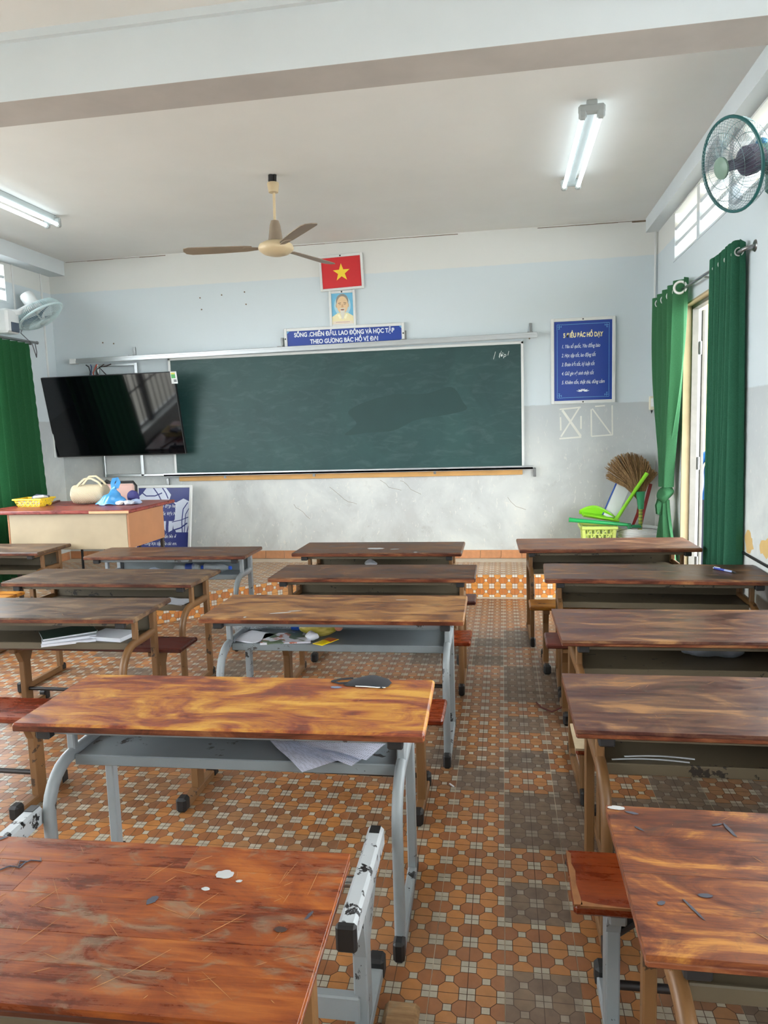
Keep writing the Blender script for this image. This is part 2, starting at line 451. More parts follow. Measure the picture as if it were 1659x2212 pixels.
# ------------------------------------------------------------------ floor, platform and their tiles
floor = struct(MB().box(XL - .1, XR + .1, YB - .1, 5.3, -.1, -.0015).build('floor', M_GROUT))
CELL = .1
def tile_patches():
    """printed 20 cm tile: octagons and squares as raised patches; returns [(polygon, material)]"""
    a, b, g, out = .220, .116, .0105, []
    for qx in (0, 1):
        for qy in (0, 1):
            def P(pts, m):
                cx = sum(p[0] for p in pts) / len(pts); cy = sum(p[1] for p in pts) / len(pts); n = len(pts)
                ar = sum(pts[i][0] * pts[(i + 1) % n][1] - pts[(i + 1) % n][0] * pts[i][1] for i in range(n))
                if ar < 0: pts = pts[::-1]
                # inset every edge by g
                L_ = []
                for i in range(n):
                    p, q = V(pts[i] + (0,)), V(pts[(i + 1) % n] + (0,)); d = (q - p).normalized(); nn = V((-d.y, d.x, 0)); L_.append((p + nn * g, d))
                ins = []
                for i in range(n):
                    p0, d0 = L_[i - 1]; p1, d1 = L_[i]; cr = d0.x * d1.y - d0.y * d1.x
                    s = ((p1.x - p0.x) * d1.y - (p1.y - p0.y) * d1.x) / cr; w = p0 + d0 * s; ins.append(((w.x + qx) * CELL, (w.y + qy) * CELL))
                out.append((ins, m))
            for x0, y0, sx, sy in ((0, 0, 1, 1), (1, 0, -1, 1), (0, 1, 1, -1), (1, 1, -1, -1)):
                P([(x0, y0), (x0 + sx * a, y0), (x0 + sx * a, y0 + sy * a), (x0, y0 + sy * a)], 3)
            for f in (0, 1):
                y0, s = (0, 1) if f == 0 else (1, -1)
                h = [(a, 0), (1 - a, 0), (1 - a, a), (.5 + b, .5 - b), (.5 - b, .5 - b), (a, a)]
                P([(x, y0 + s * y) for x, y in h], 1); P([(y0 + s * y, x) for x, y in h], 2)
            P([(.5 - b, .5 - b), (.5 + b, .5 - b), (.5 + b, .5 + b), (.5 - b, .5 + b)], 3)
    return out
PATCH = tile_patches(); JT = .0013
def tile_mb(clip=None, m=None, o=(0, 0, 0), T=None, mo=0):
    m = m or MB(); base = [(JT, JT), (.2 - JT, JT), (.2 - JT, .2 - JT), (JT, .2 - JT)]
    def cut(ps):
        for (nx, ny, d) in clip or ():
            r = []
            for i in range(len(ps)):
                p, q = ps[i], ps[(i + 1) % len(ps)]; dp, dq = nx * p[0] + ny * p[1] - d, nx * q[0] + ny * q[1] - d
                if dp >= 0: r.append(p)
                if (dp > 0 > dq) or (dp < 0 < dq): t = dp / (dp - dq); r.append((p[0] + (q[0] - p[0]) * t, p[1] + (q[1] - p[1]) * t))
            ps = r
            if len(ps) < 3: return None
        return ps
    b = cut(base)
    if not b: return None
    m.prism(b, -.0014, -.0003, mo, T, o)
    for ps, mi in PATCH:
        c = cut(ps)
        if c: m.add([(x, y, 0) for x, y in c], [tuple(range(len(c)))], mi + mo, T, o)
    return m
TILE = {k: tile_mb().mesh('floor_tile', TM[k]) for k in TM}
def put_tile(kind, loc, parent, rot=(0, 0, 0), name='floor_tile'):
    o = bpy.data.objects.new(name, TILE[kind]); COL.objects.link(o); o.location = loc; o.rotation_euler = rot; o.parent = parent; return o
def tile_kind(ix, iy):
    r = random.Random(ix * 131 + iy * 7 + 5).random()
    if ix == 0 and iy in (-1, 1, 3, 4, 6, 11): return 'stained'
    if ix in (0, 1) and iy in (10, 11, 12): return 'stained'
    if ix == 1 and iy in (3, 4, 5, 7): return 'stained' if iy != 7 else 'dull'
    if ix in (-1, -2) and iy in (5, 6, 15): return 'stained' if r < .5 else 'dull'
    if ix in (0,) and iy in (15, 16): return 'stained'
    if ix == 2 and iy in (2, 3, 4): return 'stained'
    if ix >= 3 and iy < 6: return 'stained' if r < .55 else 'dull'
    if iy >= 6: return 'dull' if r < .45 else ('stained' if r < .55 else 'clean')
    return 'dull' if r < .22 else 'clean'
# which floor tiles the camera sees largest (desk tops hide some)
TOPS = [(-1.44, -.27, 2.91, 3.385), (-1.34, -.15, 2.085, 2.495), (-1.38, -.165, 1.195, 1.67), (-1.443, -.21, -.012, .428), (.112, 1.287, 3.03, 3.51), (.226, 1.4, 2.06, 2.5),
        (.228, 1.4, .94, 1.43), (.2, 1.37, .09, .555), (.225, 1.4, -.772, -.312), (-4.57, -3.4, 2.965, 3.395), (-2.93, -1.74, 2.79, 3.19), (-2.935, -1.73, 1.93, 2.36), (-2.88, -1.68, 1.13, 1.55), (-1.5, -.287, -1.01, -.58)]
cells = []
for ix in range(-24, 8):
    for iy in range(-21, 23):
        cells.append((ix, iy))
score = {}
for ix, iy in cells:
    x, y = ix * .2 + .1, iy * .2 + .1; sees = 0
    for dx, dy in ((0, 0), (-.08, -.08), (.08, -.08), (-.08, .08), (.08, .08)):
        d = V((x + dx, y + dy, 0)) - CP; zc = d.dot(CF)
        if zc < .3: continue
        px, py = 829.5 + 1575.3 * d.dot(CR) / zc, 1106 - 1575.3 * d.dot(CU) / zc
        if not (0 < px < 1659 and 0 < py < 2212): continue
        k = (.665 - CP.z) / d.z; hx, hy = CP.x + d.x * k, CP.y + d.y * k
        if any(a < hx < b and c < hy < e for a, b, c, e in TOPS): continue
        sees += 1.0 / zc ** 3
    score[(ix, iy)] = sees
best = set(sorted([c for c in cells if score[c] > 0], key=lambda c: -score[c])[:298])
allm = MB(); order = ['clean', 'dull', 'stained']
for c in cells:
    k = tile_kind(*c); loc = (c[0] * .2, c[1] * .2, 0)
    if c in best: put_tile(k, loc, floor)
    elif c[1] >= -15 and not (c[1] >= 22): tile_mb(m=allm, o=loc, mo=4 * order.index(k))
allm.build('tile_field', [m for k in order for m in TM[k]], floor)['kind'] = 'stuff'

# platform along the front wall with a slanted end by the teacher desk
YP = 4.452; PA, PB = V((-1.6, YP, 0)), V((-2.75, 3.42, 0))
plat = MB().prism([(XR + .02, YP + .006), (XR + .02, 5.28), (XL - .02, 5.28), (XL - .02, PB.y + .006), (PB.x - .004, PB.y + .006), (PA.x - .004, YP + .006)], -.02, .1985).build('floor_platform', M_PLASTER); struct(plat)
sdir = (PB - PA).normalized(); snrm = V((-sdir.y, sdir.x, 0))
if snrm.y > 0: snrm = -snrm
def plain_tile(name, mb, kind, loc, rot=(0, 0, 0)): return mb.build(name, TM[kind], plat, loc, rot)
for ix in range(-24, 8):
    for j in range(-6, 3):
        x0, y0 = ix * .2, YP + j * .2; cl = []
        r = random.Random(ix * 17 + j * 91).random(); k = 'dusty'  # dusty set also has doorway glare put into its tile colours
        if ix >= 7 : continue
        if j < 0:
            # keep the side of the slanted edge away from the room
            d0 = (-snrm).dot(PA - V((x0, y0, 0))); cl = [(-snrm.x, -snrm.y, d0), (0, 1, PB.y - y0)]
            mb = tile_mb(cl)
            if mb is None: continue
            full = all((-snrm.x) * px + (-snrm.y) * py >= d0 and py >= PB.y - y0 for px in (0, .2) for py in (0, .2))
            if full: put_tile(k, (x0, y0, PZ0 + .0), plat, name='platform_tile')
            else: plain_tile('platform_tile', mb, k, (x0, y0, PZ0))
        else: put_tile(k, (x0, y0, PZ0), plat, name='platform_tile')
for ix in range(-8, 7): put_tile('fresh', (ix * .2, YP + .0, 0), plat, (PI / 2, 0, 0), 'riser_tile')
L_ = (PB - PA).length; n = math.ceil(L_ / .2); az = math.atan2(-sdir.y, -sdir.x)
for i in range(n):
    s = i * .2; c = [(-1, 0, -(L_ - s))] if L_ - s < .2 else None
    p = PB - sdir * s
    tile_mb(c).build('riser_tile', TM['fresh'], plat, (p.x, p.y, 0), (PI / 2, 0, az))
for i in range(10): put_tile('dull', (PB.x - .2 * (i + 1), PB.y, 0), plat, (PI / 2, 0, 0), 'riser_tile')
# terracotta baseboards
def base_tiles(nm, pts, rz, z, parentless=True):
    bs = struct(MB().box(0, pts, -.0, .006, 0, .083).build(nm, M_PLASTER, None)); return bs
tb = MB().box(.0015, .1985, -.011, -.001, .001, .082, 0, .002).mesh('baseboard_tile', [M_TERRA])
for nm, loc, rz, L_ in (('baseboard_front', (XL, YF - .0055, PZ0), 0, XR - XL), ('baseboard_left', (XL + .0055, YB, 0), PI / 2, 3.4 - YB), ('baseboard_left', (XL + .0055, 3.42, PZ0), PI / 2, YF - 3.42), ('baseboard_right', (XR - .0055, DOOR[0] - .02, 0), -PI / 2, DOOR[0] - YB)):
    bs = struct(MB().box(0, L_, .0, .005, 0, .083).build(nm, M_PLASTER, None, loc, (0, 0, rz)))
    for i in range(int(L_ / .2 + .001)):
        o = bpy.data.objects.new('baseboard_tile', tb); COL.objects.link(o); o.parent = bs; o.location = (.2 * i, 0, 0)

# ------------------------------------------------------------------ outside the door
struct(MB().box(-14, XR + 12, -14, 22, -.3, -.11).build('ground', plain('yard_concrete', (150, 146, 136), .9)))
struct(MB().box(XR + .13, XR + 2.4, YB, 14, -.11, 0).build('corridor_floor', plain('corridor_concrete', (150, 144, 134), .8)))
struct(MB().box(XR + .13, XR + 2.3, YB, 14, 3.34, 3.5).build('corridor_ceiling', plain('cream_soffit', (214, 196, 160), .8)))
pl = MB().box(2.32, 2.62, 7.6, 7.9, 0, 3.3, b=.01); pl.box(2.28, 2.66, 7.56, 7.94, 0, .25, b=.01)
struct(pl.build('pillar', plain('yellow_plaster', (190, 166, 112), .8)))

# ------------------------------------------------------------------ school desks
def topmat(name, base, varn, dark, pale, **k): return wood(name, base, varn, dark, pale, **k)
WT = {
 'amber': topmat('worn_amber_top', (158, 102, 44), (122, 60, 42), (100, 84, 58), (184, 138, 62), wear=.54, stain=.12, rough=.35, tone=.03, blot=.8),
 'honey': topmat('worn_honey_top', (134, 94, 54), (98, 60, 36), (86, 72, 54), (158, 118, 74), wear=.56, stain=.2, rough=.42, tone=.05),
 'brown': topmat('dull_brown_top', (92, 62, 44), (64, 38, 30), (72, 60, 50), (126, 94, 68), wear=.5, stain=.35, rough=.36, tone=.08),
 'plum': topmat('plum_brown_top', (92, 62, 46), (66, 36, 31), (72, 60, 53), (142, 102, 64), wear=.5, stain=.3, rough=.34, tone=.08),
 'grey': topmat('grey_brown_top', (88, 66, 47), (60, 41, 32), (70, 60, 52), (122, 98, 70), wear=.53, stain=.36, rough=.42, tone=.06),
 'orange': topmat('orange_lacquer_top', (126, 62, 22), (98, 40, 15), (122, 110, 90), (148, 82, 30), wear=.62, stain=.46, rough=.27, tone=.12, gl=1.1),
 'rust': topmat('scuffed_rust_top', (118, 66, 34), (84, 42, 29), (58, 46, 38), (166, 112, 48), wear=.52, stain=.42, rough=.36, tone=.06, blot=.76),
 'light': topmat('sunlit_brown_top', (126, 86, 62), (94, 54, 42), (94, 80, 68), (160, 118, 88), wear=.5, stain=.3, rough=.4, tone=.06),  # lighter tone than the other brown tops
}
SEAT = {
 'red': wood('red_lacquer_seat', (118, 47, 16), (102, 36, 13), (92, 46, 24), (134, 60, 22), wear=.5, stain=-.1, rough=.24, tone=.1),
 'maroon': wood('maroon_seat', (88, 42, 34), (70, 30, 27), (78, 60, 50), (106, 56, 42), wear=.45, stain=.05, rough=.32),
 'yellow': wood('yellow_seat', (174, 116, 40), (138, 80, 28), (118, 90, 52), (196, 140, 56), wear=.55, stain=.08, rough=.32),
}
M_EDGE = wood('red_brown_edge', (108, 58, 32), (80, 38, 22), (92, 72, 50), (136, 92, 54), wear=.4, stain=.25, rough=.4)
M_SCR = plain('pale_scratch', (158, 112, 68), .6, vary=.15)
M_SPOT = plain('white_correction_spot', (168, 170, 170), .5, vary=.1)
M_INK = plain('dark_ink', (58, 60, 72), .6, vary=.2)
M_SCUFF = plain('grey_scuff', (116, 102, 84), .55, vary=.2)
ZT = .665
def blob(m, x, y, z, rx, ry, rz=0, n=22, j=.14, mi=0):
    ps = []
    for i in range(n):
        a = 2 * PI * i / n; r = 1 + random.uniform(-j, j); u, v = rx * r * math.cos(a), ry * r * math.sin(a)
        ps.append((x + u * math.cos(rz) - v * math.sin(rz), y + u * math.sin(rz) + v * math.cos(rz)))
    m.prism(ps, z, z + .0004, mi)
def make_desk(style, tm, label, loc, L=1.2, D=.45, rz=0, planks=0, scr=10, zt=ZT):
    t = thing('school_desk', label, 'desk', loc, rz, 'two-seat school desks')
    fm = M_TAN if style == 'tan' else M_GREY; pm = M_OLIVE if style == 'tan' else M_GPANEL
    tb = .010 if planks else .026
    tp = MB()
    if planks: tp.box(0, L, 0, D, zt - .026, zt - .011, 0, .004)
    else: tp.box(0, L, 0, D, zt - .026, zt, 0, .006)
    top = tp.build('tabletop', [M_EDGE if planks else WT[tm]], t)
    if planks:
        e = .0002; ys = [0]; hs = [random.uniform(.8, 1.25) for _ in range(planks)]; S = sum(hs)
        for h in hs: ys.append(ys[-1] + D * h / S)
        for i in range(planks):
            xs = [0]
            while tm == 'orange' and xs[-1] < L - .5: xs.append(xs[-1] + random.uniform(.4, .9))
            if len(xs) > 1 and L - xs[-1] < .12: xs.pop()
            xs.append(L)
            for k in range(len(xs) - 1):
                q = MB().box(xs[k] + (e if k else 0), xs[k + 1] - (e if k < len(xs) - 2 else 0), ys[i] + (e if i else -.001), ys[i + 1] - (e if i < planks - 1 else -.001), zt - .0115, zt + random.uniform(-.0002, .0002), 0, .0005)
                q.build('plank', WT[tm], top)
    else:
        eb = MB().box(.004, L - .004, -.0015, .004, zt - .024, zt - .007, 0, .001); eb.build('edge_band', M_EDGE, top)
    for fx in (.085, L - .085):
        foot = MB().box(fx - .015, fx + .015, -.03, D - .01, 0, .036, 0, .005).build('foot_bar', fm, t)
        for ye, s in ((-.034, 1), (D - .006, -1)):
            MB().box(fx - .0165, fx + .0165, min(ye, ye + s * .05), max(ye, ye + s * .05), -.0, .062 if s > 0 else .045, 0, .008).build('rubber_cap', M_BLACK, foot)
        MB().rect([(fx, D - .05, .03), (fx, D - .05, zt - .045)], .03, .036, up=(0, 1, 0)).build('leg', fm, t, smooth=40)
        path = [(fx, .02, .05), (fx, .02, .25), (fx, .02, .365)] + arc((.155, .365), .135, PI, PI / 2, 7, 'yz', fx)[1:] + [(fx, D - .06, .5)]
        MB().rect(path, .03, .04, b=.008, up=(0, -1, 0)).build('bent_leg', fm, t, smooth=50)
        MB().rect([(fx, .17, .51), (fx, .17, zt - .045)], .026, .026, up=(0, 1, 0)).build('post', fm, t, smooth=40)
        br = MB().box(fx - .013, fx + .013, .03, D - .03, zt - .052, zt - .0262, 0, .003).build('bearer', fm, t)
        MB().box(fx - .022, fx + .022, .018, .05, zt - .056, zt - .0265, 0, .004).build('end_plug', M_BLACK, br)
    a, b = .101, L - .101
    sh = MB().box(a, b, .155, D - .04, .488, .497, 0, .002); sh.box(a, b, .148, .158, .468, .503, 0, .003)
    sh.build('shelf', pm, t)
    bp = MB().box(a, b, D - .042, D - .034, .49, zt - .034, 0, .002); bp.build('back_panel', pm, t)
    MB().box(a, b, .045, .055, zt - .05, zt - .0262, 0, .002).build('apron_rail', pm, t)
    if scr:
        m = MB()
        for _ in range(scr):
            x, y = random.uniform(.03, L - .03), random.uniform(.02, D - .02); l = random.expovariate(32); l = min(l, .08) + .005; an = random.gauss(.7, .9); w = random.uniform(.00025, .0006)
            dx, dy = l * math.cos(an) / 2, l * math.sin(an) / 2; nx, ny = -dy / l * w * 2, dx / l * w * 2
            if not (.01 < x - abs(dx) and x + abs(dx) < L - .01 and .008 < y - abs(dy) and y + abs(dy) < D - .008): continue
            m.prism([(x - dx, y - dy), (x + nx, y + ny), (x + dx, y + dy), (x - nx, y - ny)], zt + .0003, zt + .0007)
        if m.v: m.build('scratches', M_SCR, t)['kind'] = 'stuff'
    return t
def R_(d): return math.radians(d)
G = {}
G['M1'] = make_desk('tan', 'brown', 'brown desk nearest the blackboard in the middle column, white scuff on its top', (-1.44, 2.91, 0), 1.172, .475, 0, scr=14)
G['M2'] = make_desk('tan', 'brown', 'dull brown desk second from the blackboard in the middle column, front rail chipped', (-1.34, 2.085, 0), 1.192, .41, R_(.4), scr=14)
G['M3'] = make_desk('grey', 'honey', 'honey-coloured desk on grey legs with papers and a yellow bag on its shelf', (-1.38, 1.195, 0), 1.216, .475, R_(.8), scr=22)
G['M4'] = make_desk('grey', 'amber', 'amber worn desk on grey legs with the black face mask on it', (-1.443, -.012, 0), 1.232, .44, R_(1.5), scr=60)
G['R1'] = make_desk('tan', 'light', 'light brown desk beside the open doorway, nearest the buckets and broom', (.112, 3.03, 0), 1.175, .48, R_(1.5), scr=12)
G['R2'] = make_desk('tan', 'plum', 'dark desk with the blue pen lying on it beside the hanging curtain', (.226, 2.092, 0), 1.175, .45, R_(-2.2), scr=14)
G['R3'] = make_desk('tan', 'plum', 'dark plank-topped desk with crumpled grey plastic on its shelf', (.228, .94, 0), 1.17, .49, R_(1.0), planks=3, scr=24)
G['R4'] = make_desk('tan', 'plum', 'purplish worn plank-topped desk in front of the glossy red-brown bench, bent strips on its shelf', (.201, .09, 0), 1.17, .465, R_(.4), planks=3, scr=40)
G['R5'] = make_desk('tan', 'rust', 'scratched rust-brown desk with ink stains beside the glossy red-brown bench end', (.225, -.772, 0), 1.17, .46, 0, planks=4, scr=70)
G['L1'] = make_desk('tan', 'grey', 'grey-brown desk in front of the teacher desk by the left curtain', (-4.57, 2.965, 0), 1.17, .43, 0, scr=8)
G['L2'] = make_desk('grey', 'brown', 'brown desk on grey legs just right of the teacher desk, bottles on its shelf', (-2.93, 2.79, 0), 1.19, .40, R_(1.0), scr=12)
G['L3'] = make_desk('tan', 'grey', 'grey-brown desk with a chipped front edge and a white sheet on its shelf', (-2.935, 1.935, 0), 1.205, .425, R_(-.6), scr=14)
G['L4'] = make_desk('tan', 'grey', 'grey-brown desk with green-covered books sticking out of its shelf', (-2.88, 1.13, 0), 1.2, .42, R_(2.0), scr=20)
G['F1'] = make_desk('tan', 'orange', 'orange lacquered plank desk with a white spot and knot hole, beside the seatless bench', (-1.50, -1.012, 0), 1.213, .425, R_(1.5), planks=5, scr=150)

# marks on single tops
def marks(key, items):
    t = G[key]
    for nm, mat, L_ in items:
        for x, y, rx, ry, rz in L_:
            m = MB(); blob(m, x, y, ZT + .0008, rx, ry, rz); m.build(nm, mat, t)
marks('F1', [('white_spot', M_SPOT, [(.985, .336, .017, .013, 0), (1.02, .318, .006, .004, .3), (.965, .29, .008, .005, 0)]),
             ('knot_hole', plain('dark_knot', (48, 24, 14), .7), [(1.135, .195, .011, .007, 0)]),
             ('ink_mark', M_INK, [(.30, .385, .028, .008, .9), (.36, .4, .02, .007, .7), (.46, .41, .02, .005, .9), (.88, .25, .013, .008, 1.2), (1.175, .235, .012, .003, 1.2)]),
             ('green_mark', plain('green_ink', (66, 106, 76), .6), [(.55, .215, .02, .012, .5)])])
marks('R5', [('white_spot', M_SPOT, [(.022, .45, .018, .008, 0)]), ('ink_mark', M_INK, [(.05, .432, .013, .005, -.3), (.055, .37, .012, .003, -.8), (.235, .385, .004, .026, .2), (.215, .402, .012, .003, .4), (.13, .16, .012, .006, 0), (.05, .13, .008, .005, .5), (.10, .12, .0025, .03, .4)])])
marks('M1', [('white_scuff', M_SPOT, [(.56, .18, .06, .03, 0), (.70, .15, .03, .01, .2), (.86, .025, .012, .02, 0)])])
marks('M4', [('blue_chip', plain('blue_grey_chip', (104, 118, 140), .6), [(.915, .35, .018, .009, 0)])])
marks('M3', [('white_scuff', M_SPOT, [(.36, .1, .05, .006, .3), (.42, .14, .03, .006, .2), (.22, .02, .006, .01, 0), (.9, .37, .03, .004, .1)])])

MB().tube([(x, y, ZT + .0012) for x, y in [(0.42, 0.262), (0.47, 0.285), (0.526, 0.3), (0.547, 0.325), (0.57, 0.322), (0.571, 0.342), (0.557, 0.342), (0.564, 0.327), (0.577, 0.347), (0.601, 0.346), (0.593, 0.355)]], .0012, 5).build('ink_scribble', M_INK, G['F1'], smooth=60)
# ------------------------------------------------------------------ benches
def make_bench(seat, style, label, loc, L=1.15, Wd=.22, rz=0, seatless=False, chip=None, zs=.40, inset=.1, worn=False):
    t = thing('school_bench', label, 'bench', loc, rz, 'wooden school benches')
    fm = M_TAN if style == 'tan' else M_GREY
    if not seatless:
        s = MB().box(-L / 2, L / 2, -Wd / 2, Wd / 2, zs - .026, zs, 0, .007).build('seat', SEAT[seat], t)
        if chip is not None:
            MB().prism([(-L / 2 - .002, Wd / 2), (-L / 2 + .055, Wd / 2), (-L / 2 + .06, .02), (-L / 2 + .09, -.06), (-L / 2 + .1, -Wd / 2 - .002), (-L / 2 - .002, -Wd / 2 - .002)], zs - .006, zs + .002).build('bare_end', chip, s)
    if worn:
        w = Wd / 2; e = -L / 2
        for ps in ([(e + .001, -w + .004), (e + .02, -w + .006), (e + .013, -.03), (e + .016, .02), (e + .009, .05), (e + .012, w - .02), (e + .001, w - .006)], [(e + .014, -w + .0015), (e + .2, -w + .0015), (e + .1, -w + .006), (e + .05, -w + .012), (e + .02, -w + .02)]):
            MB().prism(ps, zs - .006, zs + .0005).build('worn_edge', M_WEAR, s)
    fx = L / 2 - inset
    if style == 'grey' and not seatless:
        for sg in (-1, 1): MB().rect([(sg * fx, 0, .25), (sg * (fx - .15), 0, zs - .03)], .03, .014, b=.003).build('brace', M_DARKPIPE, t)
    for x in (-fx, fx):
        f = MB().box(x - .018, x + .018, -.165, .165, 0, .036, 0, .005).build('foot_bar', fm, t)
        for s_ in (-1, 1): MB().box(x - .022, x + .022, s_ * .15 - .026, s_ * .15 + .026, 0, .06, 0, .01).build('rubber_cap', M_BLACK, f)
        p = MB().box(x - .017, x + .017, -.03, .03, .03, zs - .05, 0, .004)
        p.prism([(-.03, zs - .12), (.03, zs - .12), (.062, zs - .05), (-.062, zs - .05)], -.0168, .0168, 0, T=Matrix(((0, 0, 1), (1, 0, 0), (0, 1, 0))), o=(x, 0, 0))
        p.build('post', fm, t)
        if not seatless: MB().box(x - .02, x + .02, -Wd / 2 + .01, Wd / 2 - .01, zs - .052, zs - .0262, 0, .004).build('bearer', fm, t)
    MB().tube([(-fx, 0, .12), (fx, 0, .12)], .011, 8).build('stretcher', M_DARKPIPE, t, smooth=60)
    return t
M_WEAR = plain('rubbed_wood', (140, 92, 54), .5, vary=.2, scale=30)
M_CEMENT = plain('bare_splintered_wood', (168, 152, 124), .8, vary=.12, scale=20)
make_bench('maroon', 'tan', 'dull maroon bench behind the middle desk nearest the blackboard', (-.745, 2.755, 0), 1.15)
make_bench('red', 'tan', 'reddish bench between the dull brown desk and the honey-coloured desk', (-.74, 1.885, 0), 1.15, inset=.14)
make_bench('red', 'tan', 'red lacquered bench between the honey-coloured desk and the amber desk', (-.80, .87, 0), 1.15)
make_bench('yellow', 'tan', 'yellow-orange bench between the doorway desk and the desk with the blue pen', (.735, 2.625, 0), 1.15, .2)
make_bench('maroon', 'tan', 'maroon bench between the blue-pen desk and the desk with crumpled plastic', (.775, 1.87, 0), 1.12)
make_bench('red', 'tan', 'red-brown bench with a splintered bare end, beside the red pouch', (.785, .66, 0), 1.08, .21, chip=M_CEMENT)
make_bench('red', 'grey', 'glossy red-brown bench on grey posts with a worn end beside the aisle', (.735, -.165, 0), 1.15, .23, worn=True)
make_bench('maroon', 'tan', 'maroon bench between the chipped grey-brown desk and the desk with green books', (-2.225, 1.675, 0), 1.15, inset=.17)
make_bench('red', 'tan', 'red-brown bench behind the desk with green books', (-2.395, .74, 0), 1.15)
make_bench('yellow', 'tan', 'orange bench end below the desk in front of the teacher desk', (-4.02, 2.74, 0), 1.15)
# the bench that lost its seat
sb = thing('bench_frame', 'grey bench frame without a seat, white paint peeling off its two top bars', 'bench', (-.8725, -.2, 0))
for x in (-.5225, .5225):
    s_ = 1 if x > 0 else -1
    p = MB(); p.rect([(x, -.195, .365), (x, .02, .365), (x, .165, .372), (x, .2, .373)], .044, .06, b=.008); br = p.build('top_bar', M_WORN, sb, smooth=40)
    MB().box(x - .024, x + .024, -.212, -.19, .332, .398, 0, .006).build('end_plug', M_BLACK, br)
    MB().prism([(-.014, .165), (.014, .165), (.014, .2), (-.014, .2)], .402, .4046, 0, o=(x, 0, 0)).build('open_slot', M_BLACK, br)
    pp = MB().box(x - .018, x + .018, -.075, -.02, .03, .34, 0, .004)
    pp.prism([(-.075, .22), (-.02, .22), (.1, .335), (-.1, .335)], -.017, .017, 0, T=Matrix(((0, 0, 1), (1, 0, 0), (0, 1, 0))), o=(x, 0, 0)); pp.build('post', M_GREY, sb)
    MB().tube([(x - s_ * .024, -.0, .365), (x - s_ * .06, -.0, .363)], .014, 10).build('bolt', M_STEEL, sb, smooth=50)
    f = MB().box(x - .02, x + .02, -.2, .15, 0, .038, 0, .005).build('foot_bar', M_GREY, sb)
    for y in (-.19, .14): MB().box(x - .023, x + .023, y - .025, y + .025, 0, .06, 0, .008).build('rubber_cap', M_BLACK, f)
MB().box(-.52, .52, -.085, -.055, .05, .115, 0, .004).build('stretcher', M_GREY, sb)
fp = thing('loose_board', 'loose dusty brown board lying on the floor beside the foot of the seatless bench', 'board', (-.262, -.46, 0))
MB().box(-.046, .046, -.29, .295, 0, .026, 0, .012).build('board', wood('dusty_brown_board', (128, 98, 66), (110, 76, 48), (120, 104, 82), (150, 118, 82), wear=.6, stain=.3, rough=.6), fp)

# ------------------------------------------------------------------ blackboard and its sliding rail
M_BOARD = None
t = NT('green_chalkboard'); v = t.coord(rnd=False); n1 = t.noise(v, 1.4, 5, .6, 1.2); n2 = t.noise(t.coord((1, 1, 3), rnd=False, rot=(0, .5, 0)), 5, 5, .65, .8)
col = t.mix(t.ramp(n1, .35, .68), lin((28, 62, 62)), lin((38, 74, 72)))
col = t.mix(t.mul(t.ramp(n2, .5, .8), .10), col, lin((150, 165, 160)))
t.set('Base Color', col); t.set('Roughness', .5); M_BOARD = t.m
M_CHALK = plain('chalk_white', (214, 220, 216), .9, vary=.1)
TF_ = Matrix(((1, 0, 0), (0, 0, -1), (0, 1, 0)))
bb = thing('blackboard', 'wide dark green blackboard with pale metal rim on the front wall', 'blackboard', (-1.57, 5.267, 1.10))
bw = 1.765
MB().box(-bw, bw, -.028, -.002, 0, 1.155, 0, .002).build('board', M_BOARD, bb)
fr = MB()
for a in (-bw - .018, bw - .006): fr.box(a, a + .024, -.036, 0, -.0, 1.175, 0, .003)
fr.box(-bw - .018, bw + .018, -.036, 0, 1.152, 1.178, 0, .003); fr.build('frame', M_ALUW, bb)
tr = MB().box(-bw - .12, bw + .1, -.085, -.002, -.03, -.004, 0, .004); tr.box(-bw - .12, bw + .1, -.085, -.079, -.03, .008, 0, .002); tr.build('chalk_tray', M_ALU, bb)
MB().box(-bw + .02, bw, -.022, -.002, -.082, -.03, 0, .003).build('ledge', plain('ochre_lath', (208, 160, 96), .6, vary=.08), bb)
for x in (-1.24, -.3, .92):
    MB().box(x - .012, x + .012, -.03, -.0225, -.06, -.03).tube([(x, -.034, -.045), (x, -.022, -.045)], .006, 8).build('bracket', M_STEEL, bb)
wp_ = [V((x, z, 0)) for x, z in [(0.034, 0.345), (0.155, 0.455), (0.075, 0.571), (0.255, 0.665), (0.533, 0.726), (0.851, 0.723), (1.098, 0.776), (1.206, 0.631), (1.236, 0.555), (1.026, 0.509), (0.754, 0.473), (0.523, 0.376), (0.292, 0.365)]]
rp_ = []
for i in range(len(wp_)):
    a, b, c, d = wp_[i - 1], wp_[i], wp_[(i + 1) % len(wp_)], wp_[(i + 2) % len(wp_)]
    for k in range(5):
        f = k / 5; q = .5 * ((2 * b) + (c - a) * f + (2 * a - 5 * b + 4 * c - d) * f * f + (3 * b - a - 3 * c + d) * f ** 3); rp_.append((q.x, q.y))
MB().prism(rp_, .0281, .0283, T=TF_).build('wiped_patch', plain('wiped_board', (26, 60, 59), .5, vary=.08, scale=3), bb)
ch = MB()
for a, b in (((1.52, 1.09), (1.5, 1.02)), ((1.575, 1.095), (1.555, 1.03)), ((1.645, 1.09), (1.635, 1.05))):
    ch.prism([(a[0], a[1]), (a[0] + .004, a[1]), (b[0] + .004, b[1]), (b[0], b[1])], .0282, .0286, T=Matrix(((1, 0, 0), (0, 0, -1), (0, 1, 0))))
ch.build('chalk_stroke', M_CHALK, bb)
text('lớp', .055, M_CHALK, bb, (1.585, -.0286, 1.055), name='chalk_writing', shear=.2)
ss = thing('sliding_rail', 'long aluminium sliding rail above the blackboard with clip brackets', 'rail', (-2.03, 5.267, 2.298), rot=(0, R_(-.45), 0))
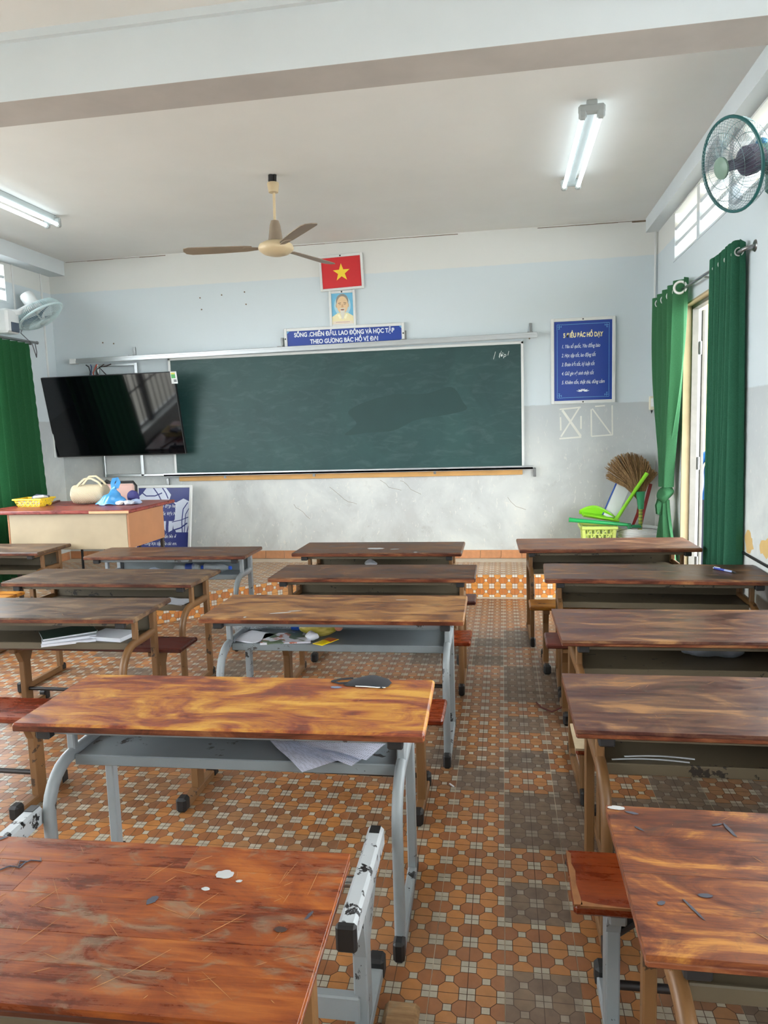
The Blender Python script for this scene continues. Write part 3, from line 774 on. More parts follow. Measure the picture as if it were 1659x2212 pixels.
r = MB().box(-2.37, 2.37, -.1, -.046, -.012, .03, 0, .004); r.box(-2.37, 2.37, -.105, -.099, -.02, .012, 0, .002); r.build('rail', M_ALU, ss)
MB().box(-2.37, -2.3, -.107, -.044, -.022, .031, 0, .003).build('end_cap', M_WHITE, ss)
for x in (-1.69, -.11, 1.12, 2.31):
    b = MB().box(x - .012, x + .012, -.02, -.001, .02, .125, 0, .003); b.box(x - .03, x + .02, -.095, -.001, .03, .038)
    b.tube([(x, -.026, .1), (x, -.019, .1)], .009, 10); b.tube([(x, -.026, .055), (x, -.019, .055)], .009, 10); b.build('bracket', M_STEEL, ss)
for x in (2.33, -1.42):
    b = MB().box(x - .012, x + .012, -.03, -.001, -1.32, -1.235, 0, .003); b.tube([(x, -.036, -1.25), (x, -.029, -1.25)], .011, 10); b.tube([(x, -.036, -1.3), (x, -.029, -1.3)], .011, 10); b.build('clip', M_STEEL, ss)

# ------------------------------------------------------------------ television on its rack
tv = thing('television', 'large black flat television tilted down beside the blackboard', 'television', (-3.895, 5.064, 1.71))
tv.rotation_euler = (R_(11.9), 0, R_(-1.2))
Wt, Ht = 1.45, .83
MB().box(-Wt / 2, Wt / 2, -.012, .03, -Ht / 2, Ht / 2, 0, .004).build('casing', plain('black_casing', (20, 20, 22), .35), tv)
scm = NT('screen_glass'); scm.set('Base Color', lin((9, 11, 15))); scm.set('Roughness', .06); scm.set('Specular IOR Level', .5)
MB().box(-Wt / 2 + .006, Wt / 2 - .006, -.0135, -.0115, -Ht / 2 + .014, Ht / 2 - .006).build('screen', scm.m, tv)
lab = MB().box(Wt / 2 - .03, Wt / 2 + .035, -.0152, -.0145, Ht / 2 - .115, Ht / 2 + .003, 0, .0003).build('energy_label', M_WHITE, tv)
MB().box(Wt / 2 - .024, Wt / 2 + .018, -.0158, -.0153, Ht / 2 - .062, Ht / 2 - .008).build('green_patch', plain('green_print', (86, 168, 96), .5), lab)
MB().box(Wt / 2 - .024, Wt / 2 + .018, -.0162, -.0159, Ht / 2 - .024, Ht / 2 - .008).build('yellow_patch', plain('yellow_print', (214, 206, 96), .5), lab)
MB().box(Wt / 2 - .004, Wt / 2 + .026, -.0158, -.0153, Ht / 2 - .1, Ht / 2 - .075).build('grey_patch', plain('grey_print', (120, 124, 126), .5), lab)
rk = thing('television_rack', 'pale metal rack of square tubes behind the tilted television', 'rack', (-3.92, 5.235, 1.08))
for x in (-.215, .215):
    m = MB().box(x - .015, x + .015, -.012, .012, -.005, 1.17, 0, .003); m.build('upright', M_ALU, rk)
m = MB().box(-.2, .2, -.012, .012, -.002, .026, 0, .003); m.build('cross_bar', M_ALU, rk)
m = MB().box(.2, .46, -.012, .01, -.002, .022, 0, .003); m.build('lower_rail', M_ALU, rk)
m = MB().box(-.2, .2, -.012, .012, 1.14, 1.165, 0, .003); m.build('cross_bar', M_ALU, rk)
MB().box(-.25, .25, -.06, -.012, .6, .68, 0, .004).build('mount_plate', M_DARKPIPE, rk)
for i, (c, x0, zb) in enumerate((((34, 34, 40), -.3, .12), ((50, 66, 110), -.25, .2), ((170, 70, 50), -.18, .14), ((60, 40, 40), -.1, .1), ((52, 36, 36), -.02, .05))):
    cb = thing('hanging_cable', ['black cable looping above the television', 'blue cable looping above the television', 'red cable looping above the television', 'brown cable drooping above the television', 'dark brown cable nearest the rack upright above the television'][i], 'cable', (-3.92 + x0, 5.17, 2.24), group='cables above the television')
    pts = [(0, 0, 0), (.04 - .02 * i, -.02, -.02), (.06 - .045 * i, -.03, -zb * .6), (.03 - .02 * i, -.02, -zb - .06)]
    MB().tube(pts, .006, 6, 0).build('cord', plain('cable_%s' % 'abcde'[i], c, .5), cb, smooth=80)

# ------------------------------------------------------------------ signs
def frame4(m, w, h, fw, d, mi=0, b=.003):
    m.box(-w / 2, -w / 2 + fw, -d, 0, -h / 2, h / 2, mi, b); m.box(w / 2 - fw, w / 2, -d, 0, -h / 2, h / 2, mi, b)
    m.box(-w / 2 + fw, w / 2 - fw, -d, 0, h / 2 - fw, h / 2, mi, b); m.box(-w / 2 + fw, w / 2 - fw, -d, 0, -h / 2, -h / 2 + fw, mi, b); return m
TF = Matrix(((1, 0, 0), (0, 0, -1), (0, 1, 0)))       # flat print: (x,y,z) -> (x,-z,y)
M_BLUE = plain('sign_blue', (28, 62, 148), .35, vary=.06, scale=3)
M_LBLUE = plain('print_light_blue', (120, 186, 226), .5, vary=0)
M_PW = plain('print_white', (226, 232, 236), .5, vary=0)
M_CREAM = plain('print_cream', (238, 226, 170), .5, vary=0)
M_RED = plain('flag_red', (204, 38, 44), .45, vary=.04); M_YEL = plain('star_yellow', (240, 210, 56), .45, vary=.02)
def screw(parent, x, z, y=-.022): MB().tube([(x, y, z), (x, y + .008, z)], .008, 8).build('screw', M_DARKPIPE, parent)
p1 = thing('rules_sign', 'blue rules sign with five numbered lines in a pale frame right of the blackboard', 'sign', (.758, 5.264, 2.072), rot=(R_(0), 0, 0))
frame4(MB(), .585, .79, .03, .022).build('frame', M_ALUW, p1)
MB().box(-.264, .264, -.012, -.002, -.366, .366).build('panel', M_BLUE, p1)
m = MB()
for a in (-.236, .2335): m.box(a, a + .0028, -.0135, -.0121, -.285, .285)
for z in (-.338, .3355): m.box(-.185, .185, -.0135, -.0121, z, z + .0028)
m.build('border_line', M_LBLUE, p1)
cn = MB()
for sx in (-1, 1):
    for sz in (-1, 1):
        for u, w in ((0, .052), (.016, .034), (.03, .018)):
            x0, z0 = sx * (.236 - u * .3), sz * (.338 - u * .3)
            cn.box(min(x0, x0 - sx * w), max(x0, x0 - sx * w), -.0135, -.0121, z0 - .0015 - sz * u, z0 + .0015 - sz * u)
            cn.box(x0 - .0015 - sx * u, x0 + .0015 - sx * u, -.0135, -.0121, min(z0, z0 - sz * w), max(z0, z0 - sz * w))
cn.build('corner_ornament', M_LBLUE, p1)
text('5 ĐIỀU BÁC HỒ DẠY', .056, M_CREAM, p1, (.0, -.0128, .235), bold=.0022, width=.36)
for i, s in enumerate(('1. Yêu tổ quốc, Yêu đồng bào', '2. Học tập tốt, lao động tốt', '3. Đoàn kết tốt, kỷ luật tốt', '4. Giữ gìn vệ sinh thật tốt', '5. Khiêm tốn, thật thà, dũng cảm')):
    text(s, .046, M_PW, p1, (-.195, -.0128, .135 - .083 * i), align='LEFT', shear=.32, width=(.345, .31, .30, .292, .39)[i], bold=.0003)
lo = MB()
for a, l in ((90, .03), (55, .034), (125, .034), (25, .05), (155, .05), (8, .062), (172, .062)):
    a = R_(a); ux, uz = math.cos(a), math.sin(a); nx, nz = -uz, ux; c = (0, -.285)
    lo.prism([(c[0] + ux * .006, c[1] + uz * .006), (c[0] + ux * l * .5 + nx * .006, c[1] + uz * l * .5 + nz * .006), (c[0] + ux * l, c[1] + uz * l), (c[0] + ux * l * .5 - nx * .006, c[1] + uz * l * .5 - nz * .006)], .0122, .0134, T=TF)
lo.build('lotus_emblem', M_PW, p1)
screw(p1, 0, .38); screw(p1, 0, -.38)

p2 = thing('flag_picture', 'red picture with a yellow star in a pale frame, topmost above the blackboard', 'picture', (-1.515, 5.262, 3.015), rot=(R_(2), R_(-1.5), 0))
frame4(MB(), .435, .335, .024, .024).build('frame', M_ALUW, p2)
MB().box(-.195, .195, -.012, -.002, -.145, .145).build('print', M_RED, p2)
st = []
for k in range(10):
    a = PI / 2 + k * PI / 5; q = .087 if k % 2 == 0 else .035; st.append((q * math.cos(a), q * math.sin(a) - .002))
MB().prism(st, .0121, .0136, T=TF).build('star', M_YEL, p2); screw(p2, 0, .155, -.026)

p3 = thing('portrait_picture', 'small framed portrait of a white-bearded person in a cream shirt on blue', 'picture', (-1.517, 5.262, 2.672), rot=(R_(2), 0, 0))
frame4(MB(), .262, .34, .024, .022).build('frame', M_ALUW, p3)
pr = MB().box(-.108, .108, -.010, -.002, -.148, .148).build('print', plain('portrait_blue', (110, 180, 212), .45, vary=.08, scale=9), p3)
def el(cx, cz, rx, rz, n=20, sq=0): return [(cx + rx * math.cos(2 * PI * i / n), cz + rz * math.sin(2 * PI * i / n)) for i in range(n)]
def flat(nm, polys, c, d, parent=p3):
    m = MB()
    for q in polys: m.prism(q, d, d + .0004, T=TF)
    m.build(nm, plain('ink_%s' % nm, c, .5, vary=.05, scale=20), parent)
flat('halo', [el(0, .03, .082, .1)], (178, 212, 222), .0101)
flat('shirt', [[(-.108, -.148), (.108, -.148), (.108, -.075), (.05, -.04), (-.05, -.04), (-.108, -.075)]], (232, 222, 178), .0106)
flat('hair', [el(0, .072, .062, .068)], (140, 136, 130), .0111)
flat('face', [el(0, .035, .056, .083)], (226, 194, 152), .0116)
flat('ear', [el(-.057, .03, .008, .02, 10), el(.057, .03, .008, .02, 10)], (206, 170, 130), .0115)
flat('brow', [[(-.04, .054), (-.012, .058), (-.012, .053), (-.04, .048)], [(.04, .054), (.012, .058), (.012, .053), (.04, .048)], [(-.034, .042), (-.014, .042), (-.014, .038), (-.034, .038)], [(.034, .042), (.014, .042), (.014, .038), (.034, .038)]], (96, 76, 62), .0121)
flat('nose', [[(-.006, .04), (.006, .04), (.012, .012), (-.012, .012)]], (204, 162, 122), .012)
flat('beard', [[(-.024, -.008), (.024, -.008), (.02, -.05), (.006, -.1), (-.008, -.1), (-.02, -.05)], [(-.024, .006), (.024, .006), (.03, -.004), (-.03, -.004)]], (216, 212, 200), .0126)
flat('mouth', [el(0, -.011, .018, .006, 12)], (124, 76, 62), .0131)
flat('collar', [[(-.035, -.05), (-.012, -.085), (-.03, -.1), (-.05, -.06)], [(.035, -.05), (.012, -.085), (.03, -.1), (.05, -.06)]], (246, 240, 208), .0125)
flat('caption_strip', [[(-.1, -.146), (.1, -.146), (.1, -.118), (-.1, -.118)]], (226, 214, 196), .0136)
flat('caption_line', [[(-.07 + .014 * i, -.13), (-.06 + .014 * i, -.13), (-.06 + .014 * i, -.126), (-.07 + .014 * i, -.126)] for i in range(10)], (176, 110, 110), .0141)
screw(p3, 0, .158, -.024)

p4 = thing('slogan_sign', 'long blue slogan sign with two lines of white capitals above the blackboard', 'sign', (-1.512, 5.255, 2.408), rot=(R_(5), 0, 0))
frame4(MB(), 1.2, .2, .028, .024).build('frame', M_ALUW, p4)
MB().box(-.574, .574, -.012, -.002, -.074, .074).build('panel', M_BLUE, p4)
text('SỐNG ,CHIẾN ĐẤU, LAO ĐỘNG VÀ HỌC TẬP', .058, M_PW, p4, (0, -.0128, .032), bold=.0018, width=1.0)
text('THEO GƯƠNG BÁC HỒ VĨ ĐẠI', .058, M_PW, p4, (0, -.0128, -.038), bold=.0018, width=.68)
MB().prism([(-.573, .073), (-.545, .073), (-.573, .045)], .0121, .0128, T=TF).prism([(.573, .073), (.545, .073), (.573, .045)], .0121, .0128, T=TF).prism([(.573, -.073), (.545, -.073), (.573, -.045)], .0121, .0128, T=TF).build('corner_ornament', M_LBLUE, p4)
screw(p4, -.588, 0, -.026); screw(p4, .588, 0, -.026)

# poster leaning on the wall behind the teacher desk
p5 = thing('leaning_poster', 'blue and white poster with flowing lines leaning on the wall behind the teacher desk', 'poster', (-3.44, 5.0, .2), rot=(R_(-11), 0, R_(-3)))
frame4(MB(), .63, .80, .028, .022).build('frame', M_ALUW, p5)
for c in kids(p5): c.location.z = .40
m = MB().box(-.289, .289, -.012, -.002, .026, .774); m.build('panel', plain('poster_white', (206, 214, 232), .35, vary=.05), p5)
nb = plain('poster_navy', (30, 44, 120), .4, vary=.08)
bl = MB()
bl.prism([(-.289, .026), (.289, .026), (.289, .315), (-.289, .315)], .0121, .0126, T=TF)
bl.prism([(-.2, .43), (.12, .43), (.13, .45), (.135, .6), (.11, .62), (-.2, .62)], .0121, .0126, T=TF)
bl.prism([(-.289, .774), (-.289, .68), (-.24, .72), (-.2, .774)], .0121, .0126, T=TF)
bl.prism([(.02, .774), (.08, .70), (.06, .64), (.14, .62), (.22, .66), (.289, .63), (.289, .774)], .0121, .0126, T=TF)
def wav(pts, w, n=6):
    out = []
    P = [V((a, b, 0)) for a, b in pts]
    L_, Rr = [], []
    for i, p in enumerate(P):
        d = (P[min(i + 1, len(P) - 1)] - P[max(i - 1, 0)]).normalized(); nn = V((-d.y, d.x, 0)) * w / 2
        L_.append((p + nn)[:2]); Rr.append((p - nn)[:2])
    return L_ + Rr[::-1]
def strokes(m, lines, z):
    for pts, w in lines:
        for i in range(len(pts) - 1):
            m.prism(wav([pts[i], pts[i + 1]], w), z, z + .0005, T=TF)
strokes(bl, [([(.05, .43), (.047, .37), (.05, .31)], .03), ([(-.2, .41), (-.08, .40), (0, .35), (.03, .31)], .024), ([(.07, .31), (.13, .34), (.2, .36), (.27, .41)], .014), ([(-.27, .74), (-.2, .69), (-.1, .69), (-.02, .72)], .012), ([(-.12, .774), (-.06, .7), (-.02, .63)], .012), ([(.27, .62), (.22, .55), (.21, .42), (.22, .31)], .01), ([(.285, .56), (.25, .5), (.24, .31)], .008), ([(-.02, .774), (.02, .72), (.05, .66)], .012), ([(.1, .42), (.2, .44), (.28, .47)], .008), ([(-.05, .43), (-.08, .36), (-.06, .3)], .008), ([(.285, .38), (.27, .31)], .01)], .0128)
bl.prism([(.1, .314), (.11, .35), (.115, .39), (.12, .35), (.14, .335), (.15, .314)], .0124, .0129, T=TF)
bl.build('blue_print', nb, p5)
for s, x, z, w in (('trở nên tươi đẹp hay', -.03, .585, .36), ('không, dân tộc Việt N', -.03, .505, .34), ('là nhờ một phần lớn ở', -.02, .272, .34), ('công học tập của các em.', -.02, .2, .36)):
    text(s, .05, M_PW, p5, (x, -.0128, z), shear=.3, width=w)

# ------------------------------------------------------------------ marks on the front wall
def stroke_obj(nm, segs, w, mat, parent, y=5.2665):
    m = MB()
    for (a, b) in segs:
        d = V((b[0] - a[0], b[1] - a[1], 0)); nn = V((-d.y, d.x, 0)).normalized() * w / 2
        m.prism([(a[0] + nn.x, a[1] + nn.y), (b[0] + nn.x, b[1] + nn.y), (b[0] - nn.x, b[1] - nn.y), (a[0] - nn.x, a[1] - nn.y)], 0, .0006, T=TF, o=(0, y, 0))
    o = m.build(nm, mat, parent); return o
M_BRUSH = plain('white_brush_paint', (222, 222, 214), .8, vary=.06)
xb = thing('painted_cross_box', 'white painted crossed box on the front wall below the rules sign', 'wall mark', (0, 0, 0))
stroke_obj('brush_stroke', [((.545, 1.628), (.74, 1.642)), ((.542, 1.352), (.745, 1.362)), ((.553, 1.555), (.556, 1.43)), ((.742, 1.56), (.742, 1.44)), ((.725, 1.635), (.557, 1.37))], .0145, M_BRUSH, xb)
stroke_obj('brush_stroke', [((.57, 1.62), (.74, 1.37))], .022, M_BRUSH, xb, 5.2658)
nbx = thing('painted_slash_box', 'white painted box with one slanted stroke on the front wall near the corner', 'wall mark', (0, 0, 0))
stroke_obj('brush_stroke', [((.835, 1.62), (.838, 1.366)), ((.838, 1.366), (1.032, 1.376)), ((1.029, 1.376), (1.025, 1.65)), ((.87, 1.645), (.96, 1.65)), ((.845, 1.625), (1.015, 1.385))], .0125, M_BRUSH, nbx)
hooks = MB()
for x, z in ((-2.98, 2.86), (-2.75, 2.875), (-2.51, 2.89), (-2.97, 2.745), (-2.5, 2.77), (-4.07, 2.47), (-3.95, 2.455), (.27, 2.3)): hooks.tube([(x, 5.267, z), (x, 5.263, z)], .0075, 8)
hk = hooks.build('nail_hole', M_LINE, wall_front); hk['kind'] = 'stuff'
ckm = MB()
random.seed(5)
for (x, z, n, dx) in ((-1.72, .93, 7, .05), (-1.2, .99, 6, .05), (-2.1, .76, 5, .05), (.05, .8, 4, .06), (-1.0, .98, 5, .07)):
    for _ in range(n):
        x2, z2 = x + random.uniform(.4, 1) * dx, z - random.uniform(.1, .8) * dx
        d = V((x2 - x, z2 - z, 0)); nn = V((-d.y, d.x, 0)).normalized() * .0014
        ckm.prism([(x + nn.x, z + nn.y), (x2 + nn.x, z2 + nn.y), (x2 - nn.x, z2 - nn.y), (x - nn.x, z - nn.y)], 0, .0004, T=TF, o=(0, 5.2666, 0)); x, z = x2, z2
o = ckm.build('plaster_crack', M_LINE, wall_front); o['kind'] = 'stuff'
sw = thing('switch_box', 'cream electric switch box in the front corner by the tied curtain', 'switch box', (1.398, 5.247, 1.655))
MB().box(-.045, .02, -.035, .02, -.06, .065, 0, .005).build('box', plain('cream_plastic', (214, 208, 184), .45), sw)
MB().box(-.036, -.006, -.0375, -.035, -.03, .045, 0, .001).build('switch_plate', M_WHITE, sw)
for z in (-.005, .022): MB().box(-.03, -.012, -.041, -.0375, z - .009, z + .009, 0, .002).build('rocker', M_WHITE, sw)
MB().tube([(-.03, -.02, -.066), (-.03, -.035, -.09), (-.02, -.02, -.066)], .006, 6).build('loose_wire', M_BLACK, sw)
cv = MB().box(1.387, 1.402, 5.252, 5.2668, 1.72, 3.19, 0, .002); tag(cv.build('wall_conduit', M_ALUW), 'thin pale conduit rising from the corner switch box to the beam', 'conduit')
tag(MB().box(-4.6199, -4.606, 5.10, 5.118, 1.3, 3.165, 0, .002).build('wall_conduit', M_ALUW), 'thin pale conduit down the left wall next to the front corner', 'conduit')
tag(MB().box(-4.6199, -4.606, 4.66, 4.676, 2.72, 3.165, 0, .002).build('wall_conduit', M_ALUW), 'thin pale conduit above the white wall fan', 'conduit')
# right wall: low cable and flaked patches
tag(MB().tube([(1.412, 2.9, .712), (1.412, 2.7, .704), (1.412, 2.3, .7), (1.412, 1.2, .69)], .008, 6).build('wall_cable', M_BLACK), 'dark cable running low along the right wall beside the blue-pen desk', 'cable')
pp = MB()
for y, z, ry, rz in ((2.6, .78, .09, .07), (2.33, .79, .1, .06), (2.72, .74, .04, .05)):
    ps = [(y + ry * random.uniform(.6, 1.1) * math.cos(2 * PI * i / 16), z + rz * random.uniform(.6, 1.1) * math.sin(2 * PI * i / 16)) for i in range(16)]
    pp.prism(ps, 0, .0006, T=Matrix(((0, 0, -1), (1, 0, 0), (0, 1, 0))), o=(1.42, 0, 0))
o = pp.build('flaked_patch', plain('ochre_plaster', (206, 172, 112), .85), wall_right); o['kind'] = 'stuff'

# ------------------------------------------------------------------ ceiling lights
t = NT('tube_glow'); t.set('Base Color', (1, 1, 1, 1)); t.set('Emission Color', (.78, .93, 1, 1)); t.set('Emission Strength', TUBE_STRENGTH); M_TUBE = t.m
M_FIX = plain('lamp_housing', (168, 174, 173), .45, vary=.04)
def make_light(label, loc):
    t = thing('fluorescent_light', label, 'ceiling light', loc, group='twin tube ceiling lights')
    MB().box(-.028, .028, -.63, .63, -.05, 0, 0, .006).build('housing', M_FIX, t)
    for s in (-1, 1):
        m = MB().box(-.075, .075, s * .64 - .016, s * .64 + .016, -.075, -.02, 0, .012)
        for x in (-.05, .05): m.box(x - .022, x + .022, s * .64 - .02, s * .64 + .02, -.1, -.05, 0, .01)
        m.box(-.03, .03, s * .64 - .016, s * .64 + .016, -.03, 0, 0, .004); m.build('lamp_holder', M_FIX, t)
    for x in (-.05, .05): MB().tube([(x, -.62, -.078), (x, .62, -.078)], .0145, 12).build('lamp_tube', M_TUBE, t, smooth=50)
    return t
make_light('lit twin tube ceiling light on the doorway side of the ceiling fan', (.53, 3.26, ZC))
make_light('lit twin tube ceiling light above the teacher desk side, near the white wall fan', (-3.60, 3.16, ZC))

make_light('lit twin tube ceiling light over the back rows on the doorway side', (.53, -1.6, ZC))  # rear pair added behind the camera to brighten the room
make_light('lit twin tube ceiling light over the back rows on the curtain side', (-3.60, -1.6, ZC))
# ------------------------------------------------------------------ ceiling fan
cf = thing('ceiling_fan', 'cream three-bladed ceiling fan on a long rod', 'fan', (-1.578, 3.337, 2.80))
m = MB().tube([(-.01, 0, .51), (-.012, .0, .45)], .022, 10); m.tube([(.015, 0, .51), (.01, 0, .44)], .014, 8); m.tube([(-.03, 0, .48), (-.02, .01, .43), (0, 0, .44)], .006, 6); m.build('hook', M_BLACK, cf)
MB().lathe([(.012, .385), (.034, .39), (.043, .45), (.04, .455), (.03, .452)], 20).build('canopy', M_IVORY, cf, smooth=40)
MB().tube([(0, 0, .19), (.004, 0, .45)], .0095, 10).build('rod', M_IVORY, cf, smooth=60)
MB().lathe([(.02, .198), (.028, .195), (.038, .165), (.05, .075), (.052, .06), (.045, .055)], 20).build('shroud', M_FANBROWN, cf, smooth=40)
MB().lathe([(.045, .06), (.075, .052), (.118, .03), (.126, .012), (.126, 0), (.118, -.012), (.09, -.032), (.05, -.044), (.0, -.047)], 36, cap=False).build('motor', M_IVORY, cf, smooth=50)
for k in range(3):
    a = R_(68 + 120 * k); T = Matrix.Rotation(a, 3, 'Z') @ Matrix.Rotation(R_(9), 3, 'X')
    b = MB(); ps = [(.17, -.038), (.22, -.05), (.45, -.068), (.62, -.072), (.66, -.055), (.672, -.01), (.66, .035), (.62, .05), (.45, .048), (.22, .043), (.17, .034)]
    b.prism(ps, -.0025, .0025, T=T, o=(0, 0, .012)); bl = b.build('blade', M_FANBROWN, cf)
    MB().prism([(.1, -.012), (.19, -.03), (.24, -.02), (.24, .02), (.19, .03), (.1, .012)], -.007, -.002, T=T, o=(0, 0, .012)).build('blade_iron', M_FANBROWN, bl)

# ------------------------------------------------------------------ wall fans
def axis_rot(n, up=(0, 0, 1)):
    z = V(n).normalized(); x = V(up).cross(z).normalized(); y = z.cross(x)
    return Matrix((x, y, z)).transposed()
def wall_fan(label, centre, n, mats, wall, rimw=.012, spokes=64, wr=.00085):
    t = thing('wall_fan', label, 'fan', centre); T = axis_rot(n); B = lambda p: T @ V(p)
    rim, wire, motor, cap, blade, body = mats; r = .222
    MB().tube([B((r * math.cos(2 * PI * i / 48), r * math.sin(2 * PI * i / 48), 0)) for i in range(48)], rimw, 8, closed=True, up=tuple(B((0, 0, 1)))).build('rim', rim, t, smooth=60)
    for nm, prof in (('front_guard', ((.05, .062), (.1, .062), (.16, .05), (.2, .028), (r, 0))), ('rear_guard', ((.075, -.1), (.13, -.1), (.19, -.078), (.215, -.04), (r, 0)))):
        g = MB()
        for k in range(spokes):
            a0 = 2 * PI * k / spokes; pts = []
            for i, (q, z) in enumerate(prof):
                a = a0 + (.30 * i / 4 if nm == 'front_guard' else 0); pts.append(B((q * math.cos(a), q * math.sin(a), z)))
            g.tube(pts, wr, 4, caps=False)
        for q, z in (prof[1], prof[2]): g.tube([B((q * math.cos(2 * PI * i / 40), q * math.sin(2 * PI * i / 40), z)) for i in range(40)], .0014, 4, closed=True, up=tuple(B((0, 0, 1))))
        g.build(nm, wire, t)
    MB().lathe([(.0, .072), (.04, .07), (.052, .064), (.054, .056), (.05, .054)], 28, T=T, cap=False).build('hub_cap', cap, t, smooth=45)
    MB().lathe([(.0, .03), (.022, .028), (.026, .018), (.026, -.06), (.02, -.07)], 16, T=T, cap=False).build('hub', motor, t, smooth=45)
    for k in range(3):
        b = MB(); a0 = 2 * PI * k / 3 + .4
        b.grid(lambda u, v: B(((.025 + .165 * v) * math.cos(a0 + (u - .5) * (1.2 - .2 * v)), (.025 + .165 * v) * math.sin(a0 + (u - .5) * (1.2 - .2 * v)), .005 + .05 * (u - .5))), 10, 7)
        b.build('blade', blade, t, smooth=180)
    m = MB(); m.lathe([(.0, -.06), (.05, -.064), (.068, -.075), (.07, -.13), (.055, -.165), (.0, -.17)], 24, T=T, cap=False); m.build('motor', motor, t, smooth=40)
    rb = MB()
    for k in range(20):
        a = 2 * PI * k / 20; c = B((.07 * math.cos(a), .07 * math.sin(a), -.1)); rb.rect([B((.069 * math.cos(a), .069 * math.sin(a), -.08)), B((.066 * math.cos(a), .066 * math.sin(a), -.135))], .007, .008, b=.001)
    rb.build('cooling_rib', motor, t)
    body(t, T, V(centre)); return t
G_RIM = plain('deep_teal_plastic', (26, 92, 92), .35); G_WIRE = plain('guard_wire', (122, 150, 154), .35, metal=.6); G_MOT = plain('grey_violet_plastic', (98, 94, 116), .45); G_CAP = plain('sage_plastic', (122, 150, 134), .4)
G_BODY = plain('dull_green_plastic', (86, 128, 122), .45)
def body_r(t, T, c):
    wall = V((XR, 2.25, 2.8)) - c; e = T @ V((0, 0, -.15))
    MB().rect([e, e + T @ V((0, 0, -.05)), V((wall.x - .02, e.y + .05, e.z - .02))], .1, .11, b=.02).build('neck', G_BODY, t, smooth=40)
    MB().box(wall.x - .05, wall.x - .001, e.y - .06, e.y + .12, e.z - .16, e.z + .06, 0, .02).build('wall_bracket', G_BODY, t)
    bt = T @ V((.0, .0, -.17)); MB().ell(bt + V((0, -.0, .07)), (.03, .03, .02)).build('oscillation_knob', plain('blue_knob', (58, 132, 176), .4), t, smooth=180)
wall_fan('dark teal wall fan with wire guard high on the right wall', (1.163, 2.194, 2.764), (-.909, -.314, -.275), (G_RIM, G_WIRE, G_MOT, G_CAP, clear('smoky_blade', (150, 158, 172), .22, .3), body_r), XR, .0085)
L_RIM = plain('pale_blue_plastic', (196, 218, 220), .4); L_BL = plain('blue_grey_blade', (70, 104, 128), .4)
def body_l(t, T, c):
    w = V((XL, 4.46, 2.6)) - c; e = T @ V((0, 0, -.16))
    MB().lathe([(.0, -.08), (.055, -.085), (.066, -.1), (.066, -.225), (.055, -.245), (.0, -.25)], 24, T=T, cap=False).build('motor_cover', M_WHITE, t, smooth=40)
    MB().rect([T @ V((-.05, 0, -.12)), T @ V((-.09, 0, -.1)), V((w.x + .14, w.y + .06, w.z + .09)), V((w.x + .08, w.y, w.z + .085))], .04, .05, b=.008).build('arm', M_WHITE, t, smooth=40)
    MB().box(w.x + .001, w.x + .13, w.y - .1, w.y + .09, w.z - .11, w.z + .11, 0, .02).build('wall_box', M_WHITE, t)
    MB().box(w.x + .131, w.x + .138, w.y - .05, w.y + .06, w.z - .1, w.z - .01, 0, .003).build('control_plate', plain('grey_plate', (76, 88, 104), .4), t)
wall_fan('white wall fan tilted down on the left wall above the green curtain', (-4.387, 4.726, 2.68), (.504, .133, -.853), (L_RIM, L_RIM, M_WHITE, L_RIM, L_BL, body_l), XL, .012, 72, .0019)
tag(MB().tube([(-4.60, 4.66, 2.72), (-4.56, 4.70, 2.6), (-4.57, 4.66, 2.52), (-4.50, 4.72, 2.42), (-4.52, 4.80, 2.30), (-4.56, 4.87, 2.36), (-4.58, 4.88, 2.46)], .0045, 6).build('loose_wire', plain('grey_wire', (110, 112, 116), .5), smooth=80), 'thin grey wire dangling below the white wall fan', 'wire')

# ------------------------------------------------------------------ curtains and rods
C_DARK = cloth('green_curtain', (54, 110, 84), (46, 98, 74), .2)
C_LITE = cloth('bright_green_curtain', (66, 120, 82), (56, 108, 72), .3)
C_LEFT = cloth('forest_curtain', (44, 100, 62), (36, 86, 52), .2)
rod = thing('curtain_rod', 'steel curtain rod above the doorway', 'curtain rod', (0, 0, 0))
MB().tube([(1.36, 5.05, 2.497), (1.36, 3.6, 2.462), (1.36, 2.66, 2.442), (1.368, 2.63, 2.444), (1.39, 2.625, 2.45), (1.418, 2.625, 2.455)], .011, 10).build('rod', M_STEEL, rod, smooth=60)
T_x = Matrix.Rotation(-PI / 2, 3, 'Y')
MB().lathe([(.0, .008), (.03, .006), (.034, 0)], 18, T=T_x, o=(1.419, 2.625, 2.456)).build('flange', M_STEEL, rod, smooth=40)
b = MB().prism([(-.008, -.05), (.008, -.05), (.02, .01), (-.02, .01)], 0, .006, T=Matrix(((0, 0, -1), (1, 0, 0), (0, 1, 0))), o=(1.419, 3.42, 2.43)); b.tube([(1.36, 3.5, 2.46), (1.415, 3.43, 2.44)], .006, 8); b.build('bracket', M_STEEL, rod)
rl = thing('curtain_rod', 'steel curtain rod on the left wall below the white fan', 'curtain rod', (0, 0, 0))
MB().tube([(-4.53, 3.0, 2.43), (-4.53, 4.83, 2.445)], .012, 10).build('rod', M_STEEL, rl, smooth=60)
MB().ell((-4.53, 4.84, 2.445), (.016, .022, .016)).build('finial', M_STEEL, rl, smooth=180)
MB().box(-4.619, -4.52, 4.74, 4.76, 2.415, 2.432, 0, .004).build('bracket', M_STEEL, rl)

def ring(m, c, n, r, w):
    T = axis_rot(n); m.tube([V(c) + T @ V((r * math.cos(2 * PI * i / 22), r * math.sin(2 * PI * i / 22), 0)) for i in range(22)], w, 6, closed=True, up=tuple(V(n)))
